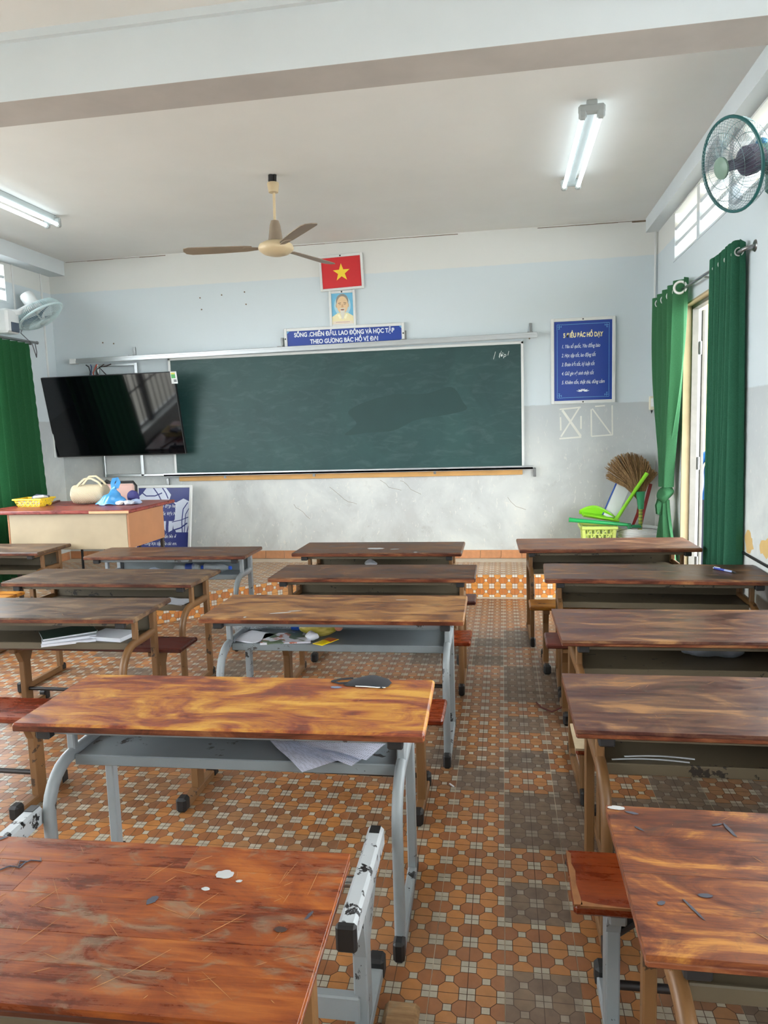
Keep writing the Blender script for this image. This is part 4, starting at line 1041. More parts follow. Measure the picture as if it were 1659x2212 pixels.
# drawn-together curtain nearest the camera
cu = thing('curtain', 'dark green curtain hanging gathered in folds at the near side of the doorway', 'curtain', (1.36, 2.945, 0))
NF = 8
def fold(u, v):
    z = .1 + (2.515 - .1) * (1 - v) - .018 * math.sin(6.28 * NF * u) ** 2 * (v < .02)
    amp = .036 + .014 * v; ph = 2 * PI * NF * u + .35 * math.sin(3.1 * v + 7 * u)
    sp = .25 * (1 - .02 * v)
    x = amp * math.sin(ph) - .006 * math.sin(2 * ph + 1.3 * v); y = (u - .5) * 2 * sp + .012 * math.cos(ph * .5 + 2 * v) - .05 * v * (u < .12) * (1 - u / .12)
    e = .008 * abs(math.sin(v * 70)) * (u < .02 or u > .98)
    return V((x, y - e, z))
MB().grid(fold, 150, 90).build('cloth', C_DARK, cu, smooth=180)
gm = MB()
for k in range(2 * NF): ring(gm, (0, (-.5 + (k + .5) / (2 * NF)) * .50 + .0, 2.446), (.3 * (-1) ** k, 1, 0), .022, .004)
gm.build('eyelet_rings', plain('dulled_white_ring', (190, 194, 190), .4), cu, smooth=60)['kind'] = 'stuff'
# tied curtain by the corner
cu2 = thing('curtain', 'bright green curtain tied in a knot beside the front corner', 'curtain', (1.345, 4.44, 0))
NK = 5
def lerp(a, b, t): return a + (b - a) * t
def sm(t): t = max(0, min(1, t)); return t * t * (3 - 2 * t)
def tied(u, v):
    # v 0 top .. 1 at the knot
    z = 2.545 - (2.545 - .955) * v
    w = lerp(.49, .06, sm(v ** 1.5)); ph = 2 * PI * NK * u + .6 * v
    a = lerp(.045, .032, v); yc = lerp(0, -.06, sm(v))
    x = a * math.sin(ph) + .022 * math.sin(2.2 * ph + 4 * v) * v + lerp(0, -.02, v)
    y = yc + (u - .5) * 2 * w + .02 * math.cos(ph) * v
    return V((x, y, z))
def tail(u, v):
    z = .85 - .75 * v; w = lerp(.05, .25, sm(v * 1.2)); ph = 2 * PI * 4 * u
    return V((-.02 + lerp(.026, .055, v) * math.sin(ph + v), -.06 + (u - .5) * 2 * w, z + .1 * v * abs(u - .6)))
m = MB().grid(tied, 110, 60); m.build('cloth', C_LITE, cu2, smooth=180)
MB().grid(tail, 80, 30).build('tail', C_LITE, cu2, smooth=180)
k = MB().grid(lambda u, v: V((-.02 + (.066 + .008 * math.sin(9 * v + 3 * u * 6.28)) * math.sin(PI * v) * math.cos(2 * PI * u) + .004 * math.sin(14 * v), -.06 + .11 * math.sin(PI * v) * math.sin(2 * PI * u) + .02 * math.sin(2 * PI * u + 2),   .815 + .175 * v + .02 * math.cos(2 * PI * u))), 40, 26, cu=True)
k.build('knot', C_LITE, cu2, smooth=180)
lp = MB()
for dx, r, o in ((-.05, .02, 0), (-.062, .016, .02)):
    lp.sweep([(dx, -.08 + o, .87), (dx - .022, -.08 + o, .80), (dx - .014, -.075 + o, .735), (dx + .006, -.07 + o, .73), (dx + .012, -.07 + o, .79), (dx + .02, -.07, .85)], [(r, .003), (-r, .003), (-r, -.003), (r, -.003)], up=(0, 1, 0))
lp.build('loop_end', C_LITE, cu2, smooth=60)
gm = MB(); ring(gm, (-.02, -.465, 2.475), (-.45, -1, 0), .042, .010); gm.build('eyelet_ring', plain('white_ring', (224, 226, 220), .35), cu2, smooth=60)
gm = MB()
for k in range(8): ring(gm, (0, -.36 + k * .11, 2.475 + .0027 * k), (.4 * (-1) ** k, 1, 0), .03, .005)
gm.build('eyelet_rings', M_WHITE, cu2, smooth=60)['kind'] = 'stuff'
# left curtain
cu3 = thing('curtain', 'green curtain on the left wall beside the television', 'curtain', (-4.53, 4.2, 0))
def leftc(u, v):
    z = 2.425 - 2.2 * v; ph = 2 * PI * 9 * u
    sp = .49 + .05 * v; a = .03 + .02 * v
    e = .01 * abs(math.sin(v * 60)) * (u > .985)
    return V((a * math.sin(ph + .5 * math.sin(2 * v)) + .03 * v, (u - .5) * 2 * sp + .015 * math.cos(ph) + e, z))
MB().grid(leftc, 150, 70).build('cloth', C_LEFT, cu3, smooth=180)

# ------------------------------------------------------------------ teacher desk and what stands on it
PZ = .2
td = thing('teacher_desk', 'tan teacher desk with a red top on the platform', 'desk', (-3.5, 3.4, PZ))
M_REDTOP = wood('red_desk_top', (150, 70, 58), (128, 46, 40), (168, 130, 104), (168, 88, 70), wear=.4, stain=.05, rough=.32)
M_TPANEL = paint('beige_panel', (168, 152, 124), (120, 100, 76), -.9, .5); M_TSIDE = paint('brown_side_panel', (170, 116, 78), (90, 64, 44), -.9, .5)
tp = MB().box(-.69, .62, -.02, .80, .7, .728, 0, .006).build('tabletop', M_REDTOP, td)
MB().box(.28, .618, -.0215, -.018, .7015, .722, 0, .001).build('bare_edge', plain('bare_wood_edge', (196, 160, 118), .6), tp)
MB().box(-.45, .575, .02, .036, .41, .699, 0, .003).build('front_panel', M_TPANEL, td)
MB().box(.576, .592, .02, .62, .415, .699, 0, .003).build('side_panel', M_TSIDE, td); MB().box(-.466, -.451, .02, .62, .415, .699, 0, .003).build('side_panel', M_TSIDE, td)
for x in (-.44, .555):
    for y in (.045, .6): MB().box(x - .0, x + .028, y, y + .028, 0, .699, 0, .003).build('leg', plain('dark_leg', (62, 54, 48), .5), td)
MB().box(-.42, .56, .6, .612, .1, .13).build('stretcher', M_DARKPIPE, td)
ru = thing('wooden_ruler', 'brown wooden ruler lying on the far edge of the teacher desk', 'ruler', (-3.93, 3.98, .9285), R_(-72))
MB().box(-.2, .2, -.014, .014, 0, .012, 0, .002).build('stick', plain('ruler_wood', (112, 66, 48), .5), ru)
# perforated yellow tray
ty = thing('plastic_tray', 'yellow perforated plastic tray with papers on the teacher desk', 'basket', (-3.97, 3.79, .9282))
M_YP = plain('yellow_plastic', (232, 200, 40), .4, vary=.05)
def perfo(m, w0, d0, w1, d1, h, nx, nz, holes=True, bar=.006):
    m.box(-w0 / 2, w0 / 2, -d0 / 2, d0 / 2, 0, .004)
    def P(s, tt, z):
        k = z / h; w, d = lerp(w0, w1, k) / 2, lerp(d0, d1, k) / 2
        return {0: V((lerp(-w, w, tt), -d, z)), 1: V((w, lerp(-d, d, tt), z)), 2: V((lerp(w, -w, tt), d, z)), 3: V((-w, lerp(d, -d, tt), z))}[s]
    for s in range(4):
        n = nx
        for i in range(n + 1): m.rect([P(s, i / n, .002), P(s, i / n, h)], bar, bar * .7, b=.0005)
        for j in range(1, nz): m.rect([P(s, 0, h * j / nz), P(s, 1, h * j / nz)], bar * .7, bar, b=.0005)
        for i in range(n):
            for j in range(nz):
                if (i + j) % 2 == 0: m.rect([P(s, i / n, h * j / nz), P(s, (i + 1) / n, h * (j + 1) / nz)], bar * .5, bar, b=.0004)
    w, d = w1 / 2, d1 / 2
    return m
m = perfo(MB(), .2, .15, .25, .19, .06, 9, 3); m.build('basket_wall', M_YP, ty)
MB().rect([(-.13, -.1, .064), (.13, -.1, .064), (.13, .1, .064), (-.13, .1, .064), (-.13, -.1, .064)], .018, .014, b=.003).build('rim', M_YP, ty)
MB().box(-.1, .1, -.074, -.07, .01, .05).build('white_card', M_PAPER, ty)
MB().box(-.02, .10, -.02, .09, .055, .088, 0, .008, T=rotm(.1, .12, .3)).build('grey_cloth', plain('slate_cloth', (96, 98, 116), .8), ty)
MB().box(.02, .115, -.07, .02, .055, .075, 0, .006, T=rotm(-.2, -.1, .2)).build('paper_scrap', M_PAPER, ty)
# woven bag
wb = thing('woven_bag', 'cream woven barrel handbag with two looped handles on the teacher desk', 'bag', (-3.52, 3.92, .9285), R_(4))
t = NT('cream_weave'); vv = t.coord((1, 1, 1), rnd=False); wv = t.n('ShaderNodeTexWave'); wv.bands_direction = 'DIAGONAL'; wv.inputs['Scale'].default_value = 42; wv.inputs['Distortion'].default_value = 1.5; t.l(vv, wv.inputs['Vector'])
t.set('Base Color', t.mix(wv.outputs['Fac'], lin((170, 152, 122)), lin((206, 194, 168)))); t.set('Roughness', .7); t.bump(wv.outputs['Fac'], .5, .006); M_WEAVE = t.m
m = MB(); Tb = Matrix.Rotation(PI / 2, 3, 'Y')
m.lathe([(.0, -.15), (.066, -.15), (.078, -.143), (.082, -.12), (.084, 0), (.082, .12), (.078, .143), (.066, .15), (.0, .15)], 32, T=Tb, o=(0, 0, .0845), cap=False); m.build('body', M_WEAVE, wb, smooth=60)
for y, h in ((-.045, .09), (.04, .115)):
    MB().sweep([(-.095, y, .155), (-.07, y, .18), (-.02, y, .165 + h * .6), (.04, y, .165 + h * .62), (.1, y, .19), (.13, y, .15)], [(.008, .004), (-.008, .004), (-.008, -.004), (.008, -.004)], up=(0, 1, 0)).build('handle', plain('cream_strap', (200, 186, 152), .6), wb, smooth=50)
# blue carrier bag
def crumple(fn, nu, nv, amp, sc, cu=False, seed=0):
    from mathutils import noise as mn
    def g(u, v):
        p = fn(u, v); q = V((p.x * sc + seed, p.y * sc, p.z * sc)); n = V((mn.noise(q), mn.noise(q + V((7, 1, 3))), mn.noise(q + V((2, 9, 5)))))
        return p + n * amp
    return g
bgp = thing('plastic_bag', 'light blue plastic carrier bag with tied handles on the teacher desk', 'bag', (-3.28, 3.82, .929))
M_BB = clear('blue_film', (70, 160, 222), .72, .25)
def bagf(u, v):
    a = 2 * PI * u; w = lerp(1, .16, sm(v * 1.15)); r = V((.13 * w * math.cos(a), .085 * w * math.sin(a), .003 + .155 * v))
    return r + V((.045 * v, 0, 0))
m = MB().grid(crumple(bagf, 48, 24, .02, 16, True), 48, 24, cu=True)
for p in m.v: p.z = max(p.z, .0015)
m.build('sack', M_BB, bgp, smooth=40)
m = MB(); m.sweep([(.035, 0, .13), (.03, 0, .18), (.05, -.01, .21), (.075, 0, .215), (.085, .0, .19), (.07, 0, .16), (.06, 0, .14)], [(.018, .003), (-.018, .003), (-.018, -.003), (.018, -.003)], up=(0, 1, 0)); m.build('handle', M_BB, bgp, smooth=50)
st = thing('crumpled_wrapper', 'crumpled grey and white wrappers spilling beside the blue carrier bag', 'wrapper', (-3.10, 3.78, .929))
def ballf(rx, ry, rz): return lambda u, v: V((rx * math.sin(PI * v) * math.cos(2 * PI * u), ry * math.sin(PI * v) * math.sin(2 * PI * u), rz * (1 - math.cos(PI * v))))
for i, (c, r, o, nm) in enumerate((((182, 190, 200), (.06, .04, .018), (.01, 0, 0), 'grey_wrapper'), ((222, 222, 220), (.035, .03, .016), (-.06, -.02, 0), 'white_wrapper'), ((150, 168, 196), (.05, .035, .022), (.06, .03, 0), 'blue_wrapper'))):
    m = MB().grid(crumple(ballf(*r), 24, 12, .016, 26, True, i), 24, 12, cu=True)
    for p in m.v: p.z = max(p.z, .001); 
    m.build(nm, plain('foil_%s' % 'abc'[i], c, .3), st, loc=o, smooth=30)
pn = thing('dark_pouch', 'dark blue pouch standing behind the blue carrier bag', 'pouch', (-3.13, 3.93, .929))
m = MB().grid(crumple(ballf(.055, .035, .055), 24, 14, .012, 20, True, 4), 24, 14, cu=True)
for p in m.v: p.z = max(p.z, .001)
m.build('fabric', plain('indigo_cloth', (52, 50, 110), .7), pn, smooth=60)
# chair behind the desk
cb = thing('chair', 'pink-backed chair with black tube frame behind the teacher desk', 'chair', (-3.55, 4.42, PZ))
M_PINK = plain('dusty_pink_vinyl', (206, 168, 156), .5)
MB().box(-.165, .165, .0, .03, .60, .86, 0, .02).build('backrest', M_PINK, cb); MB().box(-.19, .19, -.38, .0, .41, .45, 0, .02).build('seat', M_PINK, cb)
MB().tube([(-.18, .02, 0), (-.18, .02, .84), (-.155, .02, .875), (.155, .02, .875), (.18, .02, .84), (.18, .02, 0)], .012, 8).build('back_frame', M_BLACK, cb, smooth=60)
for x in (-.18, .18): MB().tube([(x, -.36, 0), (x, -.36, .42)], .011, 8).build('leg', M_BLACK, cb, smooth=60)
bs = thing('shoulder_bag_strap', 'black strap hanging over the chair back behind the woven bag', 'strap', (-3.68, 4.40, 1.06))
MB().sweep([(0, .02, -.12), (-.01, -.0, .0), (.03, .02, .035), (.06, .07, .0), (.06, .08, -.1)], [(.012, .002), (-.012, .002), (-.012, -.002), (.012, -.002)], up=(0, 1, 0)).build('strap', M_BLACK, bs, smooth=60)
for i, pts in enumerate(([(-3.9, 3.75, 0), (-3.7, 3.95, 0), (-3.45, 3.85, 0), (-3.3, 4.1, 0), (-3.05, 4.3, 0), (-2.9, 4.2, 0)], [(-3.7, 4.5, 0), (-3.5, 4.3, 0), (-3.3, 4.45, 0), (-3.1, 4.35, 0), (-3.2, 4.15, 0), (-3.0, 3.95, 0)])):
    tag(MB().tube([(x, y, PZ + .011) for x, y, z in pts], .008, 6).build('floor_cable', M_BLACK, smooth=80), ['black cable snaking over the platform under the teacher desk', 'black cable curling behind the teacher desk legs'][i], 'cable')

# ------------------------------------------------------------------ cleaning things in the corner
M_LIME = plain('lime_plastic', (140, 214, 42), .35, vary=.04); M_EM = plain('emerald_plastic', (24, 160, 84), .35, vary=.05)
bk = thing('bucket', 'white ribbed paint bucket in the front corner', 'bucket', (1.205, 4.93, PZ))
MB().lathe([(.0, .004), (.135, .004), (.14, .0), (.16, .24), (.172, .245), (.172, .258), (.163, .262), (.166, .285), (.176, .29), (.176, .302), (.166, .306), (.17, .335), (.176, .338), (.174, .346), (.166, .344), (.155, .24), (.132, .01), (.0, .01)], 40, cap=False).build('pail', M_WHITE, bk, smooth=40)
MB().tube([(.176 * math.cos(a), .176 * math.sin(a) - .002, .3 - .06 * math.sin(max(0, (a - .0)))) for a in [PI + PI * i / 16 for i in range(17)]], .0035, 6).build('bail', M_STEEL, bk, smooth=60)
bs = thing('waste_basket', 'pale green lattice plastic basket in the front corner', 'basket', (.85, 4.90, PZ))
M_PG = plain('pale_lime_plastic', (196, 212, 112), .4, vary=.05)
perfo(MB(), .22, .18, .27, .23, .345, 8, 8, bar=.011).build('basket_wall', M_PG, bs)
MB().rect([(-.15, -.13, .36), (.15, -.13, .36), (.15, .13, .36), (-.15, .13, .36), (-.15, -.13, .36)], .034, .03, b=.008).build('rim', M_PG, bs)
for x in (-.125, .125): MB().rect([(x * .87, -.095, .005), (x * 1.08, -.124, .35)], .03, .008, b=.002, up=(0, 1, 0)).build('corner_strip', M_PG, bs)
dp = thing('dustpan', 'lime dustpan with a long handle resting on the pale green basket', 'dustpan', (0, 0, 0))
m = MB(); c = .04
m.grid(lambda u, v: V((lerp(.72, 1.03, v), lerp(4.80, 5.02, u), .565 + .055 * (1 - v) + .05 * max(0, v - .5) * 0 + .03 * (2 * u - 1) ** 2)), 12, 10)
m.build('pan', M_LIME, dp, smooth=60, solid=.006).location.z = .03
m = MB().grid(lambda u, v: V((lerp(.70, 1.02, u), 5.02 - .02 * v, .59 + .04 * (1 - u) + (.095 * math.sin(PI * min(1, .12 + u * .85)) + .0) * v)), 16, 5); m.build('back_wall', M_LIME, dp, smooth=60, solid=.006).location.z = .03
hd = [(1.01, 4.94, .60), (1.08, 4.955, .705), (1.20, 4.985, .885), (1.285, 5.0, 1.01)]
MB().tube(hd, .016, 12, scales=[1.2, 1, 1, 1.1]).build('handle', M_LIME, dp, smooth=50)
MB().tube([(1.283, 5.0, 1.005), (1.296, 5.003, 1.026)], .019, 12).build('grip_end', M_LIME, dp, smooth=50)
MB().tube([(1.19, 4.982, .87), (1.21, 4.987, .9)], .0185, 12).build('grip_ring', M_LIME, dp, smooth=50)
gb = thing('long_brush', 'emerald long-handled brush lying across the basket and the bucket', 'brush', (0, 0, 0))
MB().tube([(.59, 4.745, .640), (.75, 4.745, .624), (1.05, 4.755, .594), (1.1, 4.765, .587)], .017, 12, scales=[1.15, 1.0, .9, .8]).build('handle', M_EM, gb, smooth=50)
MB().tube([(.584, 4.744, .641), (.60, 4.745, .639)], .021, 12).build('grip_end', M_EM, gb, smooth=50)
MB().tube([(.66, 4.745, .633), (.67, 4.745, .632)], .0195, 12).build('grip_ring', M_EM, gb, smooth=50)
MB().box(1.09, 1.12, 4.75, 4.78, .552, .602, 0, .004).box(1.12, 1.205, 4.74, 4.795, .5625, .586, 0, .006).build('head', plain('dark_green_plastic', (20, 118, 74), .4), gb)
wp = thing('white_panel', 'white flat panel with a blue edge leaning in the front corner', 'panel', (1.04, 5.05, .77))
Tm = Matrix.Rotation(R_(25), 3, 'Y') @ Matrix.Rotation(R_(-14), 3, 'X')
MB().box(-.062, .062, -.008, .008, -.17, .16, 0, .003, T=Tm).build('panel', M_WHITE, wp)
MB().box(-.066, .066, -.0095, .0095, .158, .185, 0, .004, T=Tm).box(-.074, -.062, -.0095, .0095, -.17, .185, 0, .003, T=Tm).build('blue_edge', plain('royal_blue_plastic', (34, 76, 158), .4), wp)
br = thing('grass_broom', 'brown grass broom standing upside down in the white bucket', 'broom', (0, 0, 0))
apex = V((1.236, 5.0, .80))
st = MB(); random.seed(3)
for i in range(620):
    u = random.random(); a = R_(lerp(150, 48, u)); l = lerp(.29, .44, math.sin(PI * min(1, .25 + u * .9)) ** .7) * random.uniform(.88, 1.0)
    if u < .1: l *= .9
    e = apex + V((l * math.cos(a) * .92, random.uniform(-.02, .05) + .12 * (1 - .0) * l / .44, l * math.sin(a)))
    mid = apex.lerp(e, .5) + V((-.02 * math.cos(a), random.uniform(-.02, .02), .01)); s0 = apex + V((random.uniform(-.02, .02), random.uniform(-.015, .015), -.02))
    e.x = min(e.x, 1.405); w = random.uniform(.0016, .0034)
    st.tube([s0, mid, e], w, 3, caps=True, scales=[.7, 1, .8])
t = NT('broom_grass'); v = t.coord((40, 40, 2), rnd=False); n = t.noise(v, 3, 4); t.set('Base Color', t.mix(t.ramp(n, .35, .65), lin((104, 78, 48)), lin((160, 126, 82)))); t.set('Roughness', .8)
o = st.build('bristles', t.m, br); o['kind'] = 'stuff'
MB().tube([(1.236, 4.995, .86), (1.24, 4.99, .78), (1.241, 4.985, .70)], .03, 14, scales=[1.5, 1.05, .85]).build('neck', plain('green_wrap', (40, 138, 90), .45), br, smooth=50)
MB().tube([(1.24, 4.985, .71), (1.232, 4.95, .45), (1.225, 4.93, .225)], .017, 12).build('handle', plain('olive_handle', (150, 160, 50), .5), br, smooth=60)
m = MB(); 
for k in range(8): z = .69 - .03 * k; f = (.71 - z) / .26; m.tube([(lerp(1.24, 1.232, f), lerp(4.985, 4.95, f), z), (lerp(1.24, 1.232, f), lerp(4.985, 4.95, f), z - .008)], .0182, 12)
m.build('binding', plain('dark_green_band', (62, 92, 40), .5), br)
rb = thing('red_dustpan', 'dark red plastic stick tool leaning behind the broom in the front corner', 'dustpan', (0, 0, 0))
M_DR = plain('dull_red_plastic', (150, 44, 44), .45)
MB().rect([(1.225, 5.03, .44), (1.29, 5.10, .68), (1.358, 5.16, .915)], .03, .014, b=.003, up=(0, -1, 0)).build('handle', M_DR, rb, smooth=40)
MB().prism([(1.195, .53), (1.235, .62), (1.285, .78), (1.265, .79), (1.235, .76), (1.22, .66), (1.18, .55)], 0, .01, T=TF, o=(0, 5.08, 0)).build('blade', M_DR, rb)

# ------------------------------------------------------------------ small things on and in the desks
mk = thing('face_mask', 'black cloth face mask lying on the amber desk', 'face mask', (-.445, .405, ZT + .001), R_(2))
ps = [(-.05, .035), (-.025, .055), (.0, .075), (.03, .07), (.07, .04), (.085, .005), (.078, -.03), (.06, -.05), (.03, -.04), (-.02, -.035), (-.06, -.032), (-.075, -.015)]
m = MB(); n = len(ps); 
m.grid(lambda u, v: V((lerp(.015, ps[int(u * n) % n][0], v), lerp(.01, ps[int(u * n) % n][1], v), .0015 + .013 * (1 - v ** 2.5))), n, 6, cu=True); M_MASK = plain('black_mask_cloth', (34, 35, 40), .85); m.build('fabric', M_MASK, mk, smooth=180)
MB().tube([(.07, -.042, .002), (.04, -.045, .003), (0, -.038, .003), (-.03, -.036, .003)], .0016, 5).build('pale_hem', M_WHITE, mk)
for dy in (0, .007): MB().tube([(-.05, .033 + dy, .004), (-.085, .025 + dy, .004), (-.118, .004 + dy, .003), (-.09, -.012 + dy * .5, .003), (-.06, -.012 + dy, .004)], .0022, 6).build('ear_loop', M_MASK, mk, smooth=60)
pe = thing('ballpoint_pen', 'blue ballpoint pen lying on the dark desk by the doorway', 'pen', (1.205, 2.30, ZT + .007), R_(-58))
MB().tube([(-.07, 0, 0), (.0, 0, 0)], .0065, 10).build('blue_barrel', plain('pen_blue', (36, 56, 150), .35), pe, smooth=50)
MB().tube([(0, 0, 0), (.052, 0, 0)], .006, 10).build('clear_barrel', plain('pen_pale_blue', (150, 164, 206), .3), pe, smooth=50)
MB().tube([(.052, 0, 0), (.066, 0, 0), (.076, 0, 0)], .005, 10, scales=[1, .8, .2]).build('tip', M_BLACK, pe, smooth=50)
MB().tube([(-.078, 0, 0), (-.07, 0, 0)], .003, 8).box(-.072, -.03, -.0015, .0015, .006, .009).build('clip', M_WHITE, pe)
# printed sheets under the amber desk
t = NT('printed_sheet'); vv = t.coord((1, 1, 1), rnd=False); wv = t.n('ShaderNodeTexWave'); wv.bands_direction = 'Y'; wv.inputs['Scale'].default_value = 44; t.l(vv, wv.inputs['Vector'])
f = t.noise(t.coord((160, 30, 1), rnd=False), 1, 2); t.set('Base Color', t.mix(t.mul(t.ramp(wv.outputs['Fac'], .6, .75), t.ramp(f, .45, .55, 0, .55)), lin((206, 210, 226)), lin((88, 92, 110)))); t.set('Roughness', .8); M_PRINT = t.m
SH = .4985
def sheet(label, x, y, z, a, w=.21, h=.297, curl=.012, mat=None, group='loose papers on desk shelves'):
    t = thing('paper_sheet', label, 'paper', (x, y, z), R_(a), group)
    MB().grid(lambda u, v: V(((u - .5) * w, (v - .5) * h, .001 + curl * (2 * u - 1) ** 2 * v + .004 * math.sin(5 * v + 3 * u) ** 2)), 8, 10).build('leaf', mat or M_PRINT, t, smooth=180); return t
sheet('printed sheet turned cornerwise at the aisle end of the amber desk shelf, undermost', -.60, .275, SH + .003, 40, curl=.004)
sheet('printed sheet in the middle of the papers on the amber desk shelf', -.53, .288, SH + .012, 64, curl=.006)
sheet('topmost printed sheet on the papers on the amber desk shelf', -.505, .295, SH + .024, 70, curl=.006)
# honey desk shelf
def bottle(label, x, y, z, a, cap, body, lab=None):
    t = thing('plastic_bottle', label, 'bottle', (x, y, z + .032), a, 'empty plastic bottles on desk shelves')
    T = Matrix.Rotation(PI / 2, 3, 'Y')
    MB().lathe([(.0, -.1), (.024, -.1), (.031, -.092), (.029, -.06), (.031, -.05), (.028, -.03), (.031, -.02), (.028, 0), (.031, .012), (.03, .05), (.02, .08), (.011, .095), (.011, .105)], 20, T=T, cap=False).build('body', body, t, smooth=40)
    MB().lathe([(.0, .118), (.013, .117), (.0135, .1), (.0, .1)], 14, T=T, cap=False).build('cap', cap, t, smooth=40)
    if lab: MB().lathe([(.0318, -.012), (.0318, .04)], 20, T=T, cap=False).build('label_sleeve', lab, t, smooth=40)
M_CLEAR = clear('clear_bottle', (214, 222, 226), .3, .08); M_BCAP = plain('blue_cap', (38, 84, 190), .35); M_BLAB = plain('blue_sleeve', (40, 92, 190), .35)
bottle('clear crinkled bottle at the window end of the honey desk shelf', -1.27, 1.585, SH, R_(6), M_BCAP, M_CLEAR)
bottle('bottle with a blue sleeve lying behind the open notebook on the honey desk shelf', -1.04, 1.60, SH, R_(-4), M_BCAP, M_CLEAR, M_BLAB)
M_COVER = NT('picture_cover'); t = M_COVER; nn = t.noise(t.coord((1, 1, 1), rnd=False), 11, 2); nn2 = t.noise(t.coord((1, 1, 1), rnd=False), 23, 2)
t.set('Base Color', t.mix(t.ramp(nn, .5, .54), t.mix(t.ramp(nn2, .52, .56), lin((214, 214, 222)), lin((184, 110, 90))), lin((92, 110, 84)))); t.set('Roughness', .4); M_COVER = t.m
def book(label, x, y, z, a, w, h, th, cover, tilt=0, name='exercise_book', cat='book'):
    t = thing(name, label, cat, (x, y, z), 0, 'books on desk shelves'); t.rotation_euler = (R_(tilt), 0, R_(a))
    MB().box(-w / 2 + .002, w / 2 - .002, -h / 2 + .002, h / 2 - .002, .0012, th - .0012, 0).build('pages', M_PAPER, t)
    c = MB().box(-w / 2, w / 2, -h / 2, h / 2, th - .0012, th, 0).box(-w / 2, w / 2, -h / 2, h / 2, 0, .0012, 0); c.box(-w / 2 - .001, -w / 2 + .001, -h / 2, h / 2, 0, th); c.build('cover', cover, t); return t
book('picture-covered magazine lying at the front of the honey desk shelf', -1.035, 1.445, SH, 100, .17, .24, .008, M_COVER)
book('plain grey-white notebook leaning open on the honey desk shelf', -1.215, 1.455, SH + .001, 66, .16, .16, .007, M_PAPER)
yb = thing('bread_bag', 'yellow wrapped loaf on the honey desk shelf', 'food bag', (-.885, 1.50, SH), R_(8))
t = NT('yellow_film'); n = t.noise(t.coord((1, 3, 3), rnd=False), 12, 3); t.set('Base Color', t.mix(t.ramp(n, .4, .65), lin((150, 140, 48)), lin((196, 176, 92)))); t.set('Roughness', .25); t.bump(n, .4, .01)
m = MB().grid(crumple(lambda u, v: V(((v - .5) * .21, .042 * math.sin(PI * v) ** .6 * math.cos(2 * PI * u), .046 + .045 * math.sin(PI * v) ** .6 * math.sin(2 * PI * u))), 24, 24, .008, 18, True), 24, 24, cu=True)
for p in m.v: p.z = max(p.z, .001)
m.build('wrap', t.m, yb, smooth=60)
MB().ell((.095, -.02, .05), (.022, .022, .02)).build('pink_fruit_end', plain('pinkish_brown', (196, 130, 100), .5), yb, smooth=180)
cw = thing('crumpled_tissue', 'crumpled white tissue between the magazine and the yellow loaf', 'tissue', (-.905, 1.425, SH))
m = MB().grid(crumple(ballf(.03, .024, .022), 20, 12, .014, 34, True, 8), 20, 12, cu=True)
for p in m.v: p.z = max(p.z, .001)
m.build('tissue', M_PAPER, cw, smooth=40)
sp = thing('snack_packet', 'flat yellow and red snack packet hanging over the honey desk shelf edge', 'packet', (-.825, 1.375, SH + .012), R_(-28))
m = MB().grid(lambda u, v: V(((u - .5) * .06, (v - .5) * .12, .004 * math.sin(PI * u) * math.sin(PI * v))), 6, 10); m.build('yellow_half', plain('packet_yellow', (236, 206, 30), .3), sp, smooth=180, solid=.002)
MB().grid(lambda u, v: V(((u - .5) * .058, (v) * .055, .0025 + .004 * math.sin(PI * u) * math.sin(PI * (.5 + v / 2)))), 6, 8).build('red_print', plain('packet_red', (186, 84, 50), .35), sp, smooth=180)
# green books desk
M_GCOV = plain('dark_green_cover', (44, 72, 62), .4, vary=.2, scale=14)
book('dog-eared exercise book lowest under the green cover, hanging out of the shelf', -2.14, 1.37, SH, -62, .18, .25, .012, M_PAPER)
book('white exercise book between the green-covered book and the lowest one', -2.155, 1.385, SH + .0125, -56, .18, .25, .012, M_PAPER)
book('dark green-covered book topmost on the books sticking out of the grey-brown desk', -2.17, 1.40, SH + .025, -50, .18, .25, .010, M_GCOV)
book('white thick notebook by itself at the desk end next to the green books', -1.94, 1.425, SH, -8, .2, .15, .02, M_PAPER)
sheet('white sheet at the end of the chipped grey-brown desk shelf', -1.95, 2.16, SH + .001, 78, .15, .2, .003, M_PAPER)
# grey-legged desk by the teacher desk
bottle('clear bottle with blue sleeve on the shelf beside the teacher desk', -2.28, 3.08, SH, R_(6), M_BCAP, M_CLEAR, plain('navy_sleeve', (44, 66, 130), .35))
bottle('second clear bottle nearer the aisle on the shelf beside the teacher desk', -2.06, 3.09, SH, R_(-8), M_BCAP, M_CLEAR)
sheet('pale blue sheet on the shelf beside the teacher desk', -2.55, 3.06, SH + .001, 60, .14, .2, .02, plain('pale_blue_paper', (176, 190, 206), .7))
gp = thing('plastic_bag', 'crumpled grey plastic bag on the plank-topped desk shelf', 'bag', (.88, 1.30, SH))
m = MB().grid(crumple(ballf(.13, .05, .03), 30, 14, .03, 14, True, 2), 30, 14, cu=True)
for p in m.v: p.z = min(max(p.z, .001), .1)
m.build('sack', clear('grey_film', (150, 156, 166), .7, .3), gp, smooth=40)
cp = thing('crumpled_paper', 'crumpled white paper on the shelf of the desk nearest the blackboard', 'paper', (-.94, 3.22, SH))
m = MB().grid(crumple(ballf(.05, .04, .03), 20, 12, .02, 22, True, 3), 20, 12, cu=True)
for p in m.v: p.z = min(max(p.z, .001), .11)
m.build('ball', M_PAPER, cp, smooth=40)
